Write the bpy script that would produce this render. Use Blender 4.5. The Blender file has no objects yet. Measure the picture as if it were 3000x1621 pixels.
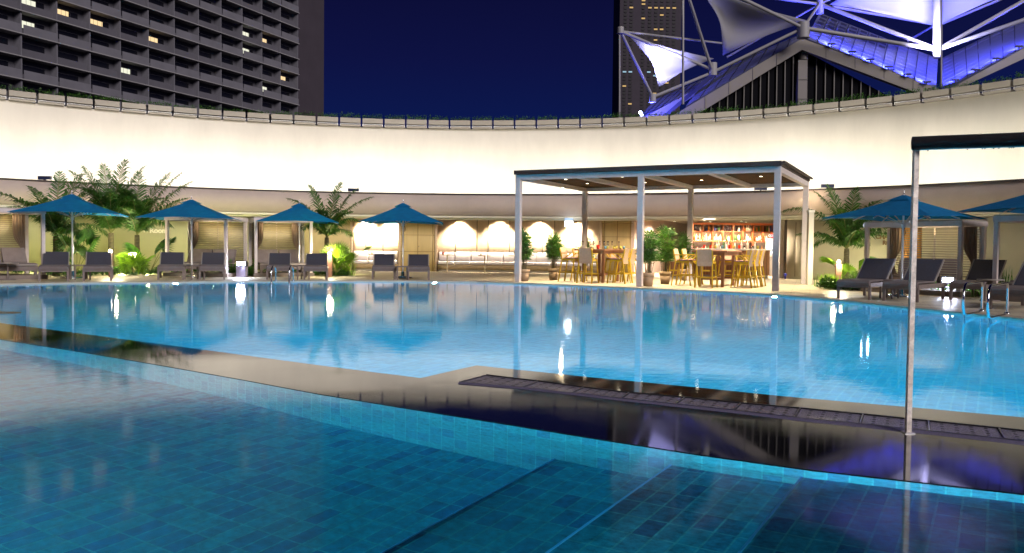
import bpy, bmesh, math, random
from mathutils import Vector, Matrix
R_=math.radians; PI=math.pi
rnd=random.Random(7)
sc=bpy.context.scene
COL=sc.collection
# ------------------------------------------------------------------ camera
CAM_H=1.10; F=2395.56; PITCH=0.036178; ROLL=0.011; IW,IH=3000.,1621.
_f=Vector((0,math.cos(PITCH),-math.sin(PITCH))); _r0=Vector((1,0,0)); _u0=_r0.cross(_f)
_r=math.cos(ROLL)*_r0+math.sin(ROLL)*_u0; _u=-math.sin(ROLL)*_r0+math.cos(ROLL)*_u0
cd=bpy.data.cameras.new('camera'); cam=bpy.data.objects.new('camera',cd); COL.objects.link(cam)
cam.matrix_world=Matrix(((_r.x,_u.x,-_f.x,0),(_r.y,_u.y,-_f.y,0),(_r.z,_u.z,-_f.z,CAM_H),(0,0,0,1)))
cd.sensor_width=36; cd.lens=36*F/IW; cd.clip_start=0.05; cd.clip_end=3000
sc.camera=cam
def ray(x,y): return (x-IW/2)/F*_r-(y-IH/2)/F*_u+_f
def G(x,y,z=0.0):                       # the point at height z seen at photo pixel (x, y)
    d=ray(x,y); t=(z-CAM_H)/d.z; return Vector((0,0,CAM_H))+d*t
def at(x,y,Y):                          # the point at distance Y seen at photo pixel (x, y)
    d=ray(x,y); return Vector((0,0,CAM_H))+d*(Y/d.y)
# ------------------------------------------------------------------ world
w=bpy.data.worlds.new('World'); sc.world=w; w.use_nodes=True
nt=w.node_tree; nt.nodes.clear()
o=nt.nodes.new('ShaderNodeOutputWorld'); bg=nt.nodes.new('ShaderNodeBackground')
tc=nt.nodes.new('ShaderNodeTexCoord'); sx=nt.nodes.new('ShaderNodeSeparateXYZ'); cr=nt.nodes.new('ShaderNodeValToRGB')
nt.links.new(tc.outputs['Generated'],sx.inputs[0]); nt.links.new(sx.outputs['Z'],cr.inputs[0])
nt.links.new(cr.outputs[0],bg.inputs[0]); nt.links.new(bg.outputs[0],o.inputs[0])
e=cr.color_ramp.elements
e[0].position=0.0; e[0].color=(0.004,0.014,0.115,1)
e[1].position=1.0; e[1].color=(0.002,0.002,0.010,1)
for p_,c_ in ((0.13,(0.0038,0.0115,0.090,1)),(0.22,(0.0048,0.0070,0.060,1)),(0.32,(0.0040,0.0042,0.036,1))):
    q=e.new(p_); q.color=c_
bg.inputs[1].default_value=0.70
# faint glow of the city, from behind the camera
sl=bpy.data.lights.new('city_glow','SUN'); sl.energy=1.9; sl.angle=R_(25); sl.color=(1,0.92,0.93)
so=bpy.data.objects.new('city_glow',sl); COL.objects.link(so); so.rotation_euler=(R_(64),0,R_(34))
# ------------------------------------------------------------------ render settings
vs=sc.view_settings; vs.view_transform='Standard'; vs.look='None'; vs.exposure=0.35; vs.gamma=1
cy=sc.cycles; cy.use_denoising=True; cy.max_bounces=10; cy.diffuse_bounces=3; cy.glossy_bounces=5; cy.transmission_bounces=8
cy.transparent_max_bounces=12; cy.caustics_reflective=False; cy.caustics_refractive=True; cy.blur_glossy=2.0; cy.sample_clamp_indirect=4; cy.sample_clamp_direct=0
try: cy.denoiser='OPENIMAGEDENOISE'
except Exception: pass

def lamp(kind,loc,energy,color=(1,.8,.55),size=.1,target=None,angle=90,blend=.8,sizey=None):
    l=bpy.data.lights.new('lamp_light',kind); l.energy=energy; l.color=color
    if kind=='SPOT': l.spot_size=R_(angle); l.spot_blend=blend; l.shadow_soft_size=size
    elif kind=='POINT': l.shadow_soft_size=size
    elif kind=='AREA':
        l.shape='RECTANGLE' if sizey else 'SQUARE'; l.size=size
        if sizey: l.size_y=sizey
        l.spread=R_(angle) if angle!=90 else PI
    ob=bpy.data.objects.new('lamp_light',l); COL.objects.link(ob); ob.location=loc
    if target is not None: ob.rotation_euler=(Vector(target)-Vector(loc)).to_track_quat('-Z','Y').to_euler()
    return ob
# ------------------------------------------------------------------ materials
MATS={}
def mat(name,color=(.5,.5,.5),rough=.6,metal=0,var=0.0,vs_=3.0,bump=0.0,bs=20.,emit=None,es=0,trans=0,ior=1.45,alpha=1,spec=.5,stretch=(1,1,1),coat=0):
    if name in MATS: return MATS[name]
    m=bpy.data.materials.new(name); m.use_nodes=True; N=m.node_tree.nodes; L=m.node_tree.links
    b=N['Principled BSDF']; b.inputs['Base Color'].default_value=(*color,1); b.inputs['Roughness'].default_value=rough
    b.inputs['Metallic'].default_value=metal; b.inputs['IOR'].default_value=ior; b.inputs['Transmission Weight'].default_value=trans
    b.inputs['Specular IOR Level'].default_value=spec; b.inputs['Coat Weight'].default_value=coat
    if emit: b.inputs['Emission Color'].default_value=(*emit,1); b.inputs['Emission Strength'].default_value=es
    if var or bump:
        t=N.new('ShaderNodeTexCoord'); mp=N.new('ShaderNodeMapping'); mp.inputs['Scale'].default_value=stretch
        L.new(t.outputs['Object'],mp.inputs[0])
    if var:
        n=N.new('ShaderNodeTexNoise'); n.inputs['Scale'].default_value=vs_; n.inputs['Detail'].default_value=6; n.inputs['Roughness'].default_value=.65
        L.new(mp.outputs[0],n.inputs[0])
        r=N.new('ShaderNodeMapRange'); r.inputs[1].default_value=.3; r.inputs[2].default_value=.7; r.inputs[3].default_value=1-var; r.inputs[4].default_value=1+var
        L.new(n.outputs[0],r.inputs[0])
        v=N.new('ShaderNodeVectorMath'); v.operation='SCALE'; v.inputs[0].default_value=color; L.new(r.outputs[0],v.inputs['Scale'])
        L.new(v.outputs[0],b.inputs['Base Color'])
    if bump:
        n2=N.new('ShaderNodeTexNoise'); n2.inputs['Scale'].default_value=bs; n2.inputs['Detail'].default_value=4; L.new(mp.outputs[0],n2.inputs[0])
        bp=N.new('ShaderNodeBump'); bp.inputs['Strength'].default_value=bump; bp.inputs['Distance'].default_value=.02; L.new(n2.outputs[0],bp.inputs['Height']); L.new(bp.outputs[0],b.inputs['Normal'])
    MATS[name]=m; return m
def tilemat(name,c1,c2,mortar,bw,bh,off=0.0,uv=True,rot=0,rough=.35,mort=.006,mott=.3,ns=18,bias=-.2,squash=1,mottc=None,bump=.25):
    if name in MATS: return MATS[name]
    m=bpy.data.materials.new(name); m.use_nodes=True; N=m.node_tree.nodes; L=m.node_tree.links; b=N['Principled BSDF']
    if uv:
        t=N.new('ShaderNodeTexCoord'); src=t.outputs['UV']
    else:
        t=N.new('ShaderNodeNewGeometry'); src=t.outputs['Position']
    mp=N.new('ShaderNodeMapping'); mp.inputs['Rotation'].default_value=(0,0,rot); L.new(src,mp.inputs[0])
    br=N.new('ShaderNodeTexBrick'); br.offset=off; br.squash=squash; L.new(mp.outputs[0],br.inputs[0])
    br.inputs['Color1'].default_value=(*c1,1); br.inputs['Color2'].default_value=(*c2,1); br.inputs['Mortar'].default_value=(*mortar,1)
    br.inputs['Scale'].default_value=1; br.inputs['Mortar Size'].default_value=mort; br.inputs['Mortar Smooth'].default_value=.3
    br.inputs['Bias'].default_value=bias; br.inputs['Brick Width'].default_value=bw; br.inputs['Row Height'].default_value=bh
    n=N.new('ShaderNodeTexNoise'); n.inputs['Scale'].default_value=ns; n.inputs['Detail'].default_value=8; n.inputs['Roughness'].default_value=.7; L.new(mp.outputs[0],n.inputs[0])
    r=N.new('ShaderNodeMapRange'); r.inputs[1].default_value=.35; r.inputs[2].default_value=.65; r.inputs[3].default_value=1-mott; r.inputs[4].default_value=1+mott
    L.new(n.outputs[0],r.inputs[0]); v=N.new('ShaderNodeVectorMath'); v.operation='SCALE'; L.new(br.outputs['Color'],v.inputs[0]); L.new(r.outputs[0],v.inputs['Scale'])
    L.new(v.outputs[0],b.inputs['Base Color']); b.inputs['Roughness'].default_value=rough
    bp=N.new('ShaderNodeBump'); bp.inputs['Strength'].default_value=bump; bp.inputs['Distance'].default_value=.01; bp.invert=True
    L.new(br.outputs['Fac'],bp.inputs['Height']); L.new(bp.outputs[0],b.inputs['Normal'])
    MATS[name]=m; return m
def watermat(name,tint,rough,bs,bstr,stretch):
    m=bpy.data.materials.new(name); m.use_nodes=True; N=m.node_tree.nodes; L=m.node_tree.links; N.remove(N['Principled BSDF'])
    gl=N.new('ShaderNodeBsdfGlossy'); gl.inputs['Roughness'].default_value=rough; rf=N.new('ShaderNodeBsdfRefraction'); rf.inputs['IOR'].default_value=1.333; rf.inputs['Roughness'].default_value=.012; rf.inputs[0].default_value=(*tint,1)
    fr=N.new('ShaderNodeFresnel'); fr.inputs['IOR'].default_value=1.62; mx=N.new('ShaderNodeMixShader'); L.new(fr.outputs[0],mx.inputs[0]); L.new(rf.outputs[0],mx.inputs[1]); L.new(gl.outputs[0],mx.inputs[2]); L.new(mx.outputs[0],N['Material Output'].inputs[0])
    g=N.new('ShaderNodeNewGeometry'); mp=N.new('ShaderNodeMapping'); mp.inputs['Scale'].default_value=stretch; L.new(g.outputs['Position'],mp.inputs[0])
    n=N.new('ShaderNodeTexNoise'); n.inputs['Scale'].default_value=bs; n.inputs['Detail'].default_value=5; n.inputs['Roughness'].default_value=.55; L.new(mp.outputs[0],n.inputs[0])
    bp=N.new('ShaderNodeBump'); bp.inputs['Strength'].default_value=1; bp.inputs['Distance'].default_value=bstr; L.new(n.outputs[0],bp.inputs['Height'])
    for x in (gl,rf,fr): L.new(bp.outputs[0],x.inputs['Normal'])
    MATS[name]=m; return m
def leafmat(name,c,tr=.35,var=.45):
    m=bpy.data.materials.new(name); m.use_nodes=True; N=m.node_tree.nodes; L=m.node_tree.links; b=N['Principled BSDF']
    n=N.new('ShaderNodeTexNoise'); n.inputs['Scale'].default_value=6; t=N.new('ShaderNodeTexCoord'); L.new(t.outputs['Object'],n.inputs[0])
    r=N.new('ShaderNodeMapRange'); r.inputs[1].default_value=.3; r.inputs[2].default_value=.7; r.inputs[3].default_value=1-var; r.inputs[4].default_value=1+var; L.new(n.outputs[0],r.inputs[0])
    v=N.new('ShaderNodeVectorMath'); v.operation='SCALE'; v.inputs[0].default_value=c; L.new(r.outputs[0],v.inputs['Scale'])
    L.new(v.outputs[0],b.inputs['Base Color']); b.inputs['Roughness'].default_value=.45
    tl=N.new('ShaderNodeBsdfTranslucent'); v2=N.new('ShaderNodeVectorMath'); v2.operation='MULTIPLY'; v2.inputs[1].default_value=(1.5,1.6,.6); L.new(v.outputs[0],v2.inputs[0]); L.new(v2.outputs[0],tl.inputs[0])
    mx=N.new('ShaderNodeMixShader'); mx.inputs[0].default_value=tr; L.new(b.outputs[0],mx.inputs[1]); L.new(tl.outputs[0],mx.inputs[2]); L.new(mx.outputs[0],N['Material Output'].inputs[0])
    MATS[name]=m; return m
def emitmat(name,c,s):
    if name in MATS: return MATS[name]
    m=bpy.data.materials.new(name); m.use_nodes=True; N=m.node_tree.nodes; N.remove(N['Principled BSDF'])
    em=N.new('ShaderNodeEmission'); em.inputs[0].default_value=(*c,1); em.inputs[1].default_value=s
    m.node_tree.links.new(em.outputs[0],N['Material Output'].inputs[0]); MATS[name]=m; return m
# ------------------------------------------------------------------ mesh builder
class MB:
    def __init__(s): s.v=[]; s.f=[]; s.uv={}; s.M=Matrix.Identity(4); s.sm=set()
    def add(s,vs,fs,uvs=None,smooth=False):
        b=len(s.v); s.v+= [tuple(s.M@Vector(v)) for v in vs]
        for i,f in enumerate(fs):
            if uvs: s.uv[len(s.f)]=[uvs[j] for j in f]
            if smooth: s.sm.add(len(s.f))
            s.f.append([b+j for j in f])
        return s
    def box(s,x0,x1,y0,y1,z0,z1,M=None):
        vs=[Vector((x,y,z)) for z in (z0,z1) for y in (y0,y1) for x in (x0,x1)]
        if M is not None: vs=[M@v for v in vs]
        return s.add(vs,[(0,2,3,1),(4,5,7,6),(0,1,5,4),(2,6,7,3),(0,4,6,2),(1,3,7,5)])
    def bar(s,p,q,w,h=None,up=(0,0,1)):                 # rectangular bar p->q
        h=h or w; p=Vector(p); q=Vector(q); d=(q-p).normalized(); u=Vector(up)
        if abs(d.dot(u))>.99: u=Vector((0,1,0))
        a=d.cross(u).normalized()*w/2; b=a.cross(d).normalized()*h/2
        vs=[p-a-b,p+a-b,p+a+b,p-a+b,q-a-b,q+a-b,q+a+b,q-a+b]
        return s.add(vs,[(0,3,2,1),(4,5,6,7),(0,1,5,4),(1,2,6,5),(2,3,7,6),(3,0,4,7)])
    def tube(s,pts,r,n=8,cap=True):
        pts=[Vector(p) for p in pts]; rs=r if isinstance(r,(list,tuple)) else [r]*len(pts); rings=[]; vs=[]; pa=None
        for i,p in enumerate(pts):
            d=(pts[min(i+1,len(pts)-1)]-pts[max(i-1,0)]).normalized()
            if pa is None: pa=d.cross(Vector((0,0,1))) if abs(d.z)<.95 else d.cross(Vector((0,1,0)))
            pa=(pa-d*pa.dot(d)).normalized(); b=d.cross(pa)
            vs+=[p+(pa*math.cos(2*PI*k/n)+b*math.sin(2*PI*k/n))*rs[i] for k in range(n)]
        fs=[(i*n+k,i*n+(k+1)%n,(i+1)*n+(k+1)%n,(i+1)*n+k) for i in range(len(pts)-1) for k in range(n)]
        s.add(vs,fs,smooth=True)
        if cap: s.add([vs[k] for k in range(n)],[tuple(reversed(range(n)))]); s.add([vs[(len(pts)-1)*n+k] for k in range(n)],[tuple(range(n))])
        return s
    def lathe(s,prof,n=16,c=(0,0,0)):
        vs=[(c[0]+r*math.cos(2*PI*k/n),c[1]+r*math.sin(2*PI*k/n),c[2]+z) for r,z in prof for k in range(n)]
        fs=[(i*n+k,i*n+(k+1)%n,(i+1)*n+(k+1)%n,(i+1)*n+k) for i in range(len(prof)-1) for k in range(n)]
        return s.add(vs,fs,smooth=True)
    def poly(s,pts,z0,z1):                               # vertical prism from outline
        n=len(pts); vs=[(p[0],p[1],z) for z in (z0,z1) for p in pts]
        return s.add(vs,[tuple(reversed(range(n))),tuple(range(n,2*n))]+[(i,(i+1)%n,n+(i+1)%n,n+i) for i in range(n)])
    def quad(s,a,b,c,d,uv=None): return s.add([a,b,c,d],[(0,1,2,3)],uv)
    def build(s,name,m=None,parent=None,bevel=0):
        me=bpy.data.meshes.new(name); me.from_pydata(s.v,[],s.f)
        if s.uv:
            ul=me.uv_layers.new(name='UVMap')
            for i,pl in enumerate(me.polygons):
                if i in s.uv:
                    for k,li in enumerate(pl.loop_indices): ul.data[li].uv=s.uv[i][k]
        for i in s.sm: me.polygons[i].use_smooth=True
        me.validate(); me.update()
        if m: me.materials.append(m)
        ob=bpy.data.objects.new(name,me); COL.objects.link(ob)
        if parent: ob.parent=parent
        if bevel:
            bv=ob.modifiers.new('bevel','BEVEL'); bv.width=bevel; bv.segments=2; bv.limit_method='ANGLE'
        return ob
def tag(o,label=None,cat=None,group=None,kind=None):
    if label: o['label']=label
    if cat: o['category']=cat
    if group: o['group']=group
    if kind: o['kind']=kind
    return o
def thing(name,label,cat,loc=(0,0,0),rz=0,group=None):
    o=bpy.data.objects.new(name,None); COL.objects.link(o); o.location=loc; o.rotation_euler=(0,0,rz); o.empty_display_size=.1
    return tag(o,label,cat,group)
def dup(root,loc,rz,label=None,group=None,scale=None):
    def cp(o,par):
        c=o.copy(); COL.objects.link(c); c.parent=par
        for ch in list(o.children): cp(ch,c)
        return c
    r=cp(root,None); r.location=loc; r.rotation_euler=(0,0,rz)
    if label: r['label']=label
    if group: r['group']=group
    if scale: r.scale=scale
    return r
def textmesh(body,size,m,parent,loc,rot,name='lettering',extr=.01):
    cu=bpy.data.curves.new('text','FONT'); cu.body=body; cu.size=size; cu.align_x='CENTER'; cu.align_y='CENTER'; cu.extrude=extr; cu.offset=size*.05
    t=bpy.data.objects.new('text',cu); COL.objects.link(t); bpy.context.view_layer.update()
    me=bpy.data.meshes.new_from_object(t.evaluated_get(bpy.context.evaluated_depsgraph_get())); bpy.data.objects.remove(t)
    me.name=name; me.materials.clear(); me.materials.append(m); ob=bpy.data.objects.new(name,me); COL.objects.link(ob); ob.parent=parent; ob.location=loc; ob.rotation_euler=rot
    return ob
# palette (surface colours)
M_wall=mat('cream_render',(.78,.73,.62),.85,var=.07,vs_=.55,bump=.12,bs=3,stretch=(1,1,.35))
M_fascia=mat('taupe_render',(.52,.43,.38),.85,var=.10,vs_=.7,bump=.12,bs=6)
M_cornice=mat('cornice_paint',(.80,.76,.64),.7,var=.05,vs_=2)
M_face=mat('green_lit_render',(.40,.38,.20),.85,var=.06,vs_=1.2)  # greenish light on the wall is mixed into this colour
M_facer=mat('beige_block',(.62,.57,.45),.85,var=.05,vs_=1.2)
M_wood=mat('ash_panel',(.74,.56,.37),.55,var=.12,vs_=3,stretch=(1,1,.15),bump=.05)
M_door=mat('oak_door',(.62,.46,.2),.5,var=.1,vs_=4,stretch=(1,1,.1))
M_groove=mat('dark_groove',(.12,.07,.03),.8)
M_post=mat('greige_steel',(.68,.60,.57),.45,var=.08,vs_=8,bump=.05,bs=80)
M_roof=mat('dark_timber',(.055,.035,.03),.6,var=.3,vs_=5)
M_soffit=tilemat('brown_timber_soffit',(.05,.031,.018),(.032,.02,.012),(.008,.006,.004),3.0,.11,off=.5,uv=False,rot=.48,rough=.95,mort=.012,mott=.35,ns=4)
M_soffit.node_tree.nodes['Principled BSDF'].inputs['Specular IOR Level'].default_value=.05
M_chrome=mat('polished_steel',(.75,.76,.78),.12,1)
M_alu=mat('brushed_pole',(.62,.6,.58),.3,1)
M_canvas=leafmat('blue_canvas',(.008,.25,.64),.48,.08)
M_canvas.node_tree.nodes['Principled BSDF'].inputs['Roughness'].default_value=.85
M_teak=mat('taupe_wicker',(.21,.17,.155),.6,var=.12,vs_=25,bump=.3,bs=120)
M_sling=mat('charcoal_sling',(.062,.058,.075),.75,var=.1,vs_=20,bump=.2,bs=200)
M_cush=mat('taupe_cushion',(.17,.14,.135),.85,var=.12,vs_=5,bump=.15,bs=40)
M_rail=mat('pale_frame',(.33,.29,.26),.5,var=.08,vs_=6)
M_yel=mat('yellow_lacquer',(.75,.48,.03),.4,var=.1,vs_=9,coat=.2)
M_backf=mat('tan_mesh',(.62,.43,.29),.8,var=.07,vs_=20,bump=.2,bs=250)
M_seatf=mat('mauve_pad',(.33,.18,.17),.8,var=.08,vs_=20)
M_table=mat('teak_table',(.36,.17,.09),.45,var=.2,vs_=5,stretch=(1,1,.3))
M_pot=mat('clay_pot',(.42,.30,.19),.8,var=.12,vs_=6,bump=.15,bs=30)
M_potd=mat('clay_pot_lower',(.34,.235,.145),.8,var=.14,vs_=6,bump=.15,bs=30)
M_soil=mat('soil',(.05,.035,.02),.95)
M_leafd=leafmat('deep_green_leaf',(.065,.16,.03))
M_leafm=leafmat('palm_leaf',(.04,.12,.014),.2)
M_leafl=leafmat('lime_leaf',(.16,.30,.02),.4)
M_trunk=mat('palm_trunk',(.13,.11,.055),.9,var=.35,vs_=8,stretch=(1,1,4),bump=.5,bs=30)
M_bench=mat('white_upholstery',(.70,.62,.58),.85,var=.04,vs_=6,bump=.1,bs=30)
M_benchb=mat('bench_base',(.36,.26,.14),.7,var=.12,vs_=5)
M_plinth=mat('stone_plinth',(.32,.28,.22),.8,var=.1,vs_=3)
M_barw=mat('bar_cladding',(.36,.15,.06),.5,var=.2,vs_=5,stretch=(3,3,.3))
M_white=mat('white_enamel',(.8,.8,.8),.35)
M_counter=mat('marble_top',(.75,.68,.6),.3,var=.08,vs_=6)
M_shelf=mat('cherry_shelf',(.40,.13,.045),.5,var=.15,vs_=6)
M_black=mat('black_box',(.02,.02,.022),.5)
M_glass=mat('clear_glass',(.95,.97,.98),.02,trans=1,ior=1.45)
M_dkwin=mat('night_glass',(.010,.010,.014),.25)
M_curt=mat('brown_curtain',(.20,.145,.11),.9,var=.12,vs_=4)
M_louv=mat('louver_slat',(.20,.165,.09),.35,var=.15,vs_=7,spec=.8)
M_grn=mat('black_granite',(.008,.008,.010),.048,ior=1.7,var=.3,vs_=60)
M_bulb=emitmat('warm_bulb',(1,.86,.62),60)
M_cool=emitmat('cool_bulb',(.70,.78,1),70)
M_spotd=emitmat('downlight_disc',(1,.85,.6),14)
M_bluel=emitmat('blue_led',(.25,.3,1),40)
M_bpost=mat('corten_post',(.22,.11,.07),.6,var=.15,vs_=10)
M_plaster=mat('bar_plaster',(.66,.52,.44),.85,var=.03,vs_=2)
M_ceil=mat('soffit_white',(.78,.72,.60),.8,var=.03)
M_planter=mat('planter_box_paint',(.27,.245,.21),.7,var=.08,vs_=1.3)
M_dark=mat('dark_gap',(.012,.012,.02),.8)
def patchy(m,lo,hi,sc_):
    N=m.node_tree.nodes; L=m.node_tree.links; g=N.new('ShaderNodeNewGeometry'); n=N.new('ShaderNodeTexNoise'); n.inputs['Scale'].default_value=sc_; n.inputs['Detail'].default_value=5; L.new(g.outputs['Position'],n.inputs[0])
    r=N.new('ShaderNodeMapRange'); r.inputs[1].default_value=.42; r.inputs[2].default_value=.62; r.inputs[3].default_value=lo; r.inputs[4].default_value=hi; L.new(n.outputs[0],r.inputs[0]); L.new(r.outputs[0],N['Principled BSDF'].inputs['Roughness'])
patchy(M_grn,.035,.085,1.1)
# ------------------------------------------------------------------ ground and deck
WC=Vector((-4.67,21.23)); WR=37.45; WH=9.47
FC=Vector((-2.896,12.208)); FR=21.56; FT=3.215; FB=2.372; BR=22.46
def pol(c,r,deg): return Vector((c.x+r*math.cos(R_(deg)),c.y+r*math.sin(R_(deg))))
FAR=[(-26,8),(-22,12.5),(-17.5,17.3),(-15,19.3),(-12.94,20.64),(-11.38,21.79),(-9.47,22.68),(-7.6,23.6),(-5.59,24.34),(-3.2,25.0),(-1.06,25.0),(.07,24.45),(1.95,23.3),(3.6,21.95),(5.26,20.75),(6.4,19.5),(7.09,17.58),(7.65,15.44),(8.27,13.16),(8.8,10.5),(9.1,7),(9.2,0),(9.2,-10)]
def tag_s(o): o['kind']='structure'; return o
g=MB(); g.quad((-1500,-1500,-4),(1500,-1500,-4),(1500,1500,-4),(-1500,1500,-4)); tag_s(g.build('ground',mat('city_ground',(.03,.03,.035),.95,var=.3,vs_=.02)))
M_deck=tilemat('deck_stone',(.66,.58,.42),(.60,.52,.37),(.42,.36,.25),.9,.45,off=.5,uv=False,rot=.35,rough=.42,mort=.012,mott=.22,ns=2.2,bump=.2)
d=MB(); outer=[tuple(pol(WC,WR+1,a)) for a in range(-40,221,5)]
inner=list(FAR)
d.v=[]; 
poly=[(x,y) for x,y in inner]+[(24.8,-10)]+outer+[(-34.1,-10),(-26,-10)]
bm=bmesh.new(); vv=[bm.verts.new((x,y,.022)) for x,y in poly]; f=bm.faces.new(vv); f.normal_update()
if f.normal.z<0: f.normal_flip()
bmesh.ops.triangulate(bm,faces=[f]); me=bpy.data.meshes.new("deck"); bm.to_mesh(me); bm.free(); me.materials.append(M_deck)
dk=bpy.data.objects.new('deck',me); COL.objects.link(dk); tag_s(dk)
# bull-nosed lip of the pool edge
M_lip=mat('edge_stone',(.50,.43,.32),.5,var=.12,vs_=3)
l=MB()
def offs(pts,dist):
    out=[]
    for i,p in enumerate(pts):
        a=Vector(pts[max(i-1,0)]); b=Vector(pts[min(i+1,len(pts)-1)]); t=(b-a).normalized(); out.append((p[0]-t.y*dist,p[1]+t.x*dist))
    return out
FI=offs(FAR,-.02); FO=offs(FAR,.36)
for i in range(len(FAR)-1):
    a,b=FI[i],FI[i+1]; c,e2=FO[i+1],FO[i]
    l.quad((*a,.034),(*b,.034),(*c,.034),(*e2,.034)); l.quad((*a,-.03),(*b,-.03),(*b,.034),(*a,.034)); l.quad((*e2,.034),(*c,.034),(*c,.0),(*e2,.0))
tag_s(l.build('pool_edge',M_lip))
# tongue of deck at the left end
g1=G(62,918).xy; g2=G(-400,905).xy; g3=G(-400,925).xy
l=MB(); l.poly([g1,g2,g3],-.05,.02); tag_s(l.build('deck_tongue',mat('wet_timber',(.16,.09,.04),.4,var=.2,vs_=4)))
# ------------------------------------------------------------------ pools
NEARFAR=[(-22,21),(-9.04,12.72),(-6.78,10.89),(-4.76,9.51),(-3.66,8.75),(-2.81,8.16),(-1.74,7.41),(-.75,6.76),(-.32,7.52),(.01,7.31),(.75,6.86),(1.5,6.44),(2.08,6.08),(2.82,5.72),(3.44,5.40),(5.2,4.5),(8,2.6),(9.5,1.4)]
NEARL=[(-24,18.5),(-11,12.6),(-7.2,10.12),(-5.73,9.13),(-4.3,8.15),(-3.01,7.21),(-2.2,6.6),(-1.42,5.99),(-.7,5.49),(.01,5.01),(.5,4.67),(1.0,4.34),(1.51,4.05),(2.35,3.68),(3.6,3.1),(5.5,2.2),(9.5,0)]
M_fl1=tilemat('main_pool_tile',(.025,.47,.72),(.018,.36,.62),(.10,.55,.74),.1,.2,uv=False,rot=R_(30.6),rough=.5,mott=.22,ns=9,mort=.010)
M_fl2=tilemat('plunge_pool_tile',(.015,.32,.46),(.005,.08,.24),(.05,.42,.50),.1,.2,uv=False,rot=R_(30.6),rough=.5,mott=.45,ns=16,bias=-.25,mort=.006)
M_wl2=tilemat('plunge_wall_tile',(.035,.30,.38),(.018,.13,.25),(.07,.40,.48),.105,.2,rough=.5,mott=.42,ns=22,bias=-.25,mort=.005)
M_wl1=tilemat('main_wall_tile',(.05,.38,.56),(.04,.28,.48),(.10,.46,.60),.1,.1,rough=.5,mott=.2)
f1=MB(); f1.quad((-30,5,-1.25),(11,-2,-1.25),(11,30,-1.25),(-30,30,-1.25)); tag_s(f1.build('pool_floor',M_fl1))
def uvwall(mb,pts,z0,z1,flip=False):
    s=0
    for i in range(len(pts)-1):
        a,b=Vector(pts[i]),Vector(pts[i+1]); L=(b-a).length
        vs=[(a.x,a.y,z0),(b.x,b.y,z0),(b.x,b.y,z1),(a.x,a.y,z1)]; uv=[(s,z0),(s+L,z0),(s+L,z1),(s,z1)]
        mb.add(vs,[(0,1,2,3)],uv); s+=L
w1=MB(); uvwall(w1,offs(FAR,.0),-1.25,-.03); tag_s(w1.build('pool_wall',M_wl1))
w1=MB(); uvwall(w1,NEARFAR,-1.25,-.02); tag_s(w1.build('pool_wall',M_wl1))
NL=offs(NEARL,.012)
w2=MB(); uvwall(w2,NL,-.9,-.018); tag_s(w2.build('pool_wall',M_wl2))
f2=MB(); 
pp=[(x,y) for x,y in NL]+[(9.5,-8),(-24,-8)]
f2.add([(x,y,-.9) for x,y in pp],[tuple(range(len(pp)))]); 
tag_s(f2.build('plunge_pool_floor',M_fl2))
# steps in the plunge pool
sd=Vector((-.80,-1.35)).normalized()
for k,(p0,dep) in enumerate((((.30,4.90),.6),((.92,4.50),.3),((1.53,4.18),.16))):
    p0=Vector(p0); p1=p0+sd*7; s=MB(); a2=p0+Vector((8,-4.2)); s.poly([p1,(p1.x+16,p1.y-2),(9.4,.1),(3.6,3.13),(2.35,3.71),(1.55,4.06) if k<2 else (1.9,3.88)][0:5]+[p0],-.9+.001*k,-dep)
    tag_s(s.build('pool_step',M_fl2))
    s=MB(); s.bar((*p0,-dep+.004),(*p1,-dep+.004),.011,.008); tag_s(s.build('step_nosing',mat('blue_nosing',(.10,.55,.95),.4)))
WM=watermat('main_water',(.72,.96,1.0),.045,3.2,.0010,(1,1.6,1)); WL=watermat('plunge_water',(.82,.97,1.0),.075,2.0,.0012,(1,1,1))
wt=MB(); pp=NEARFAR+[(9.2,1.5),(9.2,7)]+[(x,y) for x,y in reversed(offs(FAR,.02)) if y>8]
bm=bmesh.new(); vv=[bm.verts.new((x,y,0)) for x,y in pp]; f=bm.faces.new(vv); bmesh.ops.recalc_face_normals(bm,faces=[f])
if f.normal.z<0: f.normal_flip()
bmesh.ops.triangulate(bm,faces=[f]); me=bpy.data.meshes.new('water'); bm.to_mesh(me); bm.free(); me.materials.append(WM); ob=bpy.data.objects.new('pool_water',me); COL.objects.link(ob); tag_s(ob)
pp=[(x,y) for x,y in NEARL]+[(9.5,-8),(-24,-8)]
wt=MB(); wt.add([(x,y,0) for x,y in pp],[tuple(reversed(range(len(pp))))]); tag_s(wt.build('plunge_pool_water',WL))
# coping between the two pools, black polished stone under a skin of water
c=MB(); pp=NEARFAR+[(x,y) for x,y in reversed(NEARL)]
bm=bmesh.new(); top=[bm.verts.new((x,y,.003)) for x,y in pp]; f=bm.faces.new(top); bmesh.ops.recalc_face_normals(bm,faces=[f])
if f.normal.z<0: f.normal_flip()
r=bmesh.ops.extrude_face_region(bm,geom=[f]); 
for el in r['geom']:
    if isinstance(el,bmesh.types.BMVert): el.co.z=-.018
bmesh.ops.recalc_face_normals(bm,faces=bm.faces); bmesh.ops.triangulate(bm,faces=[x for x in bm.faces if len(x.verts)>4])
me=bpy.data.meshes.new('coping'); bm.to_mesh(me); bm.free(); me.materials.append(M_grn); ob=bpy.data.objects.new('pool_coping',me); COL.objects.link(ob); tag_s(ob)
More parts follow.
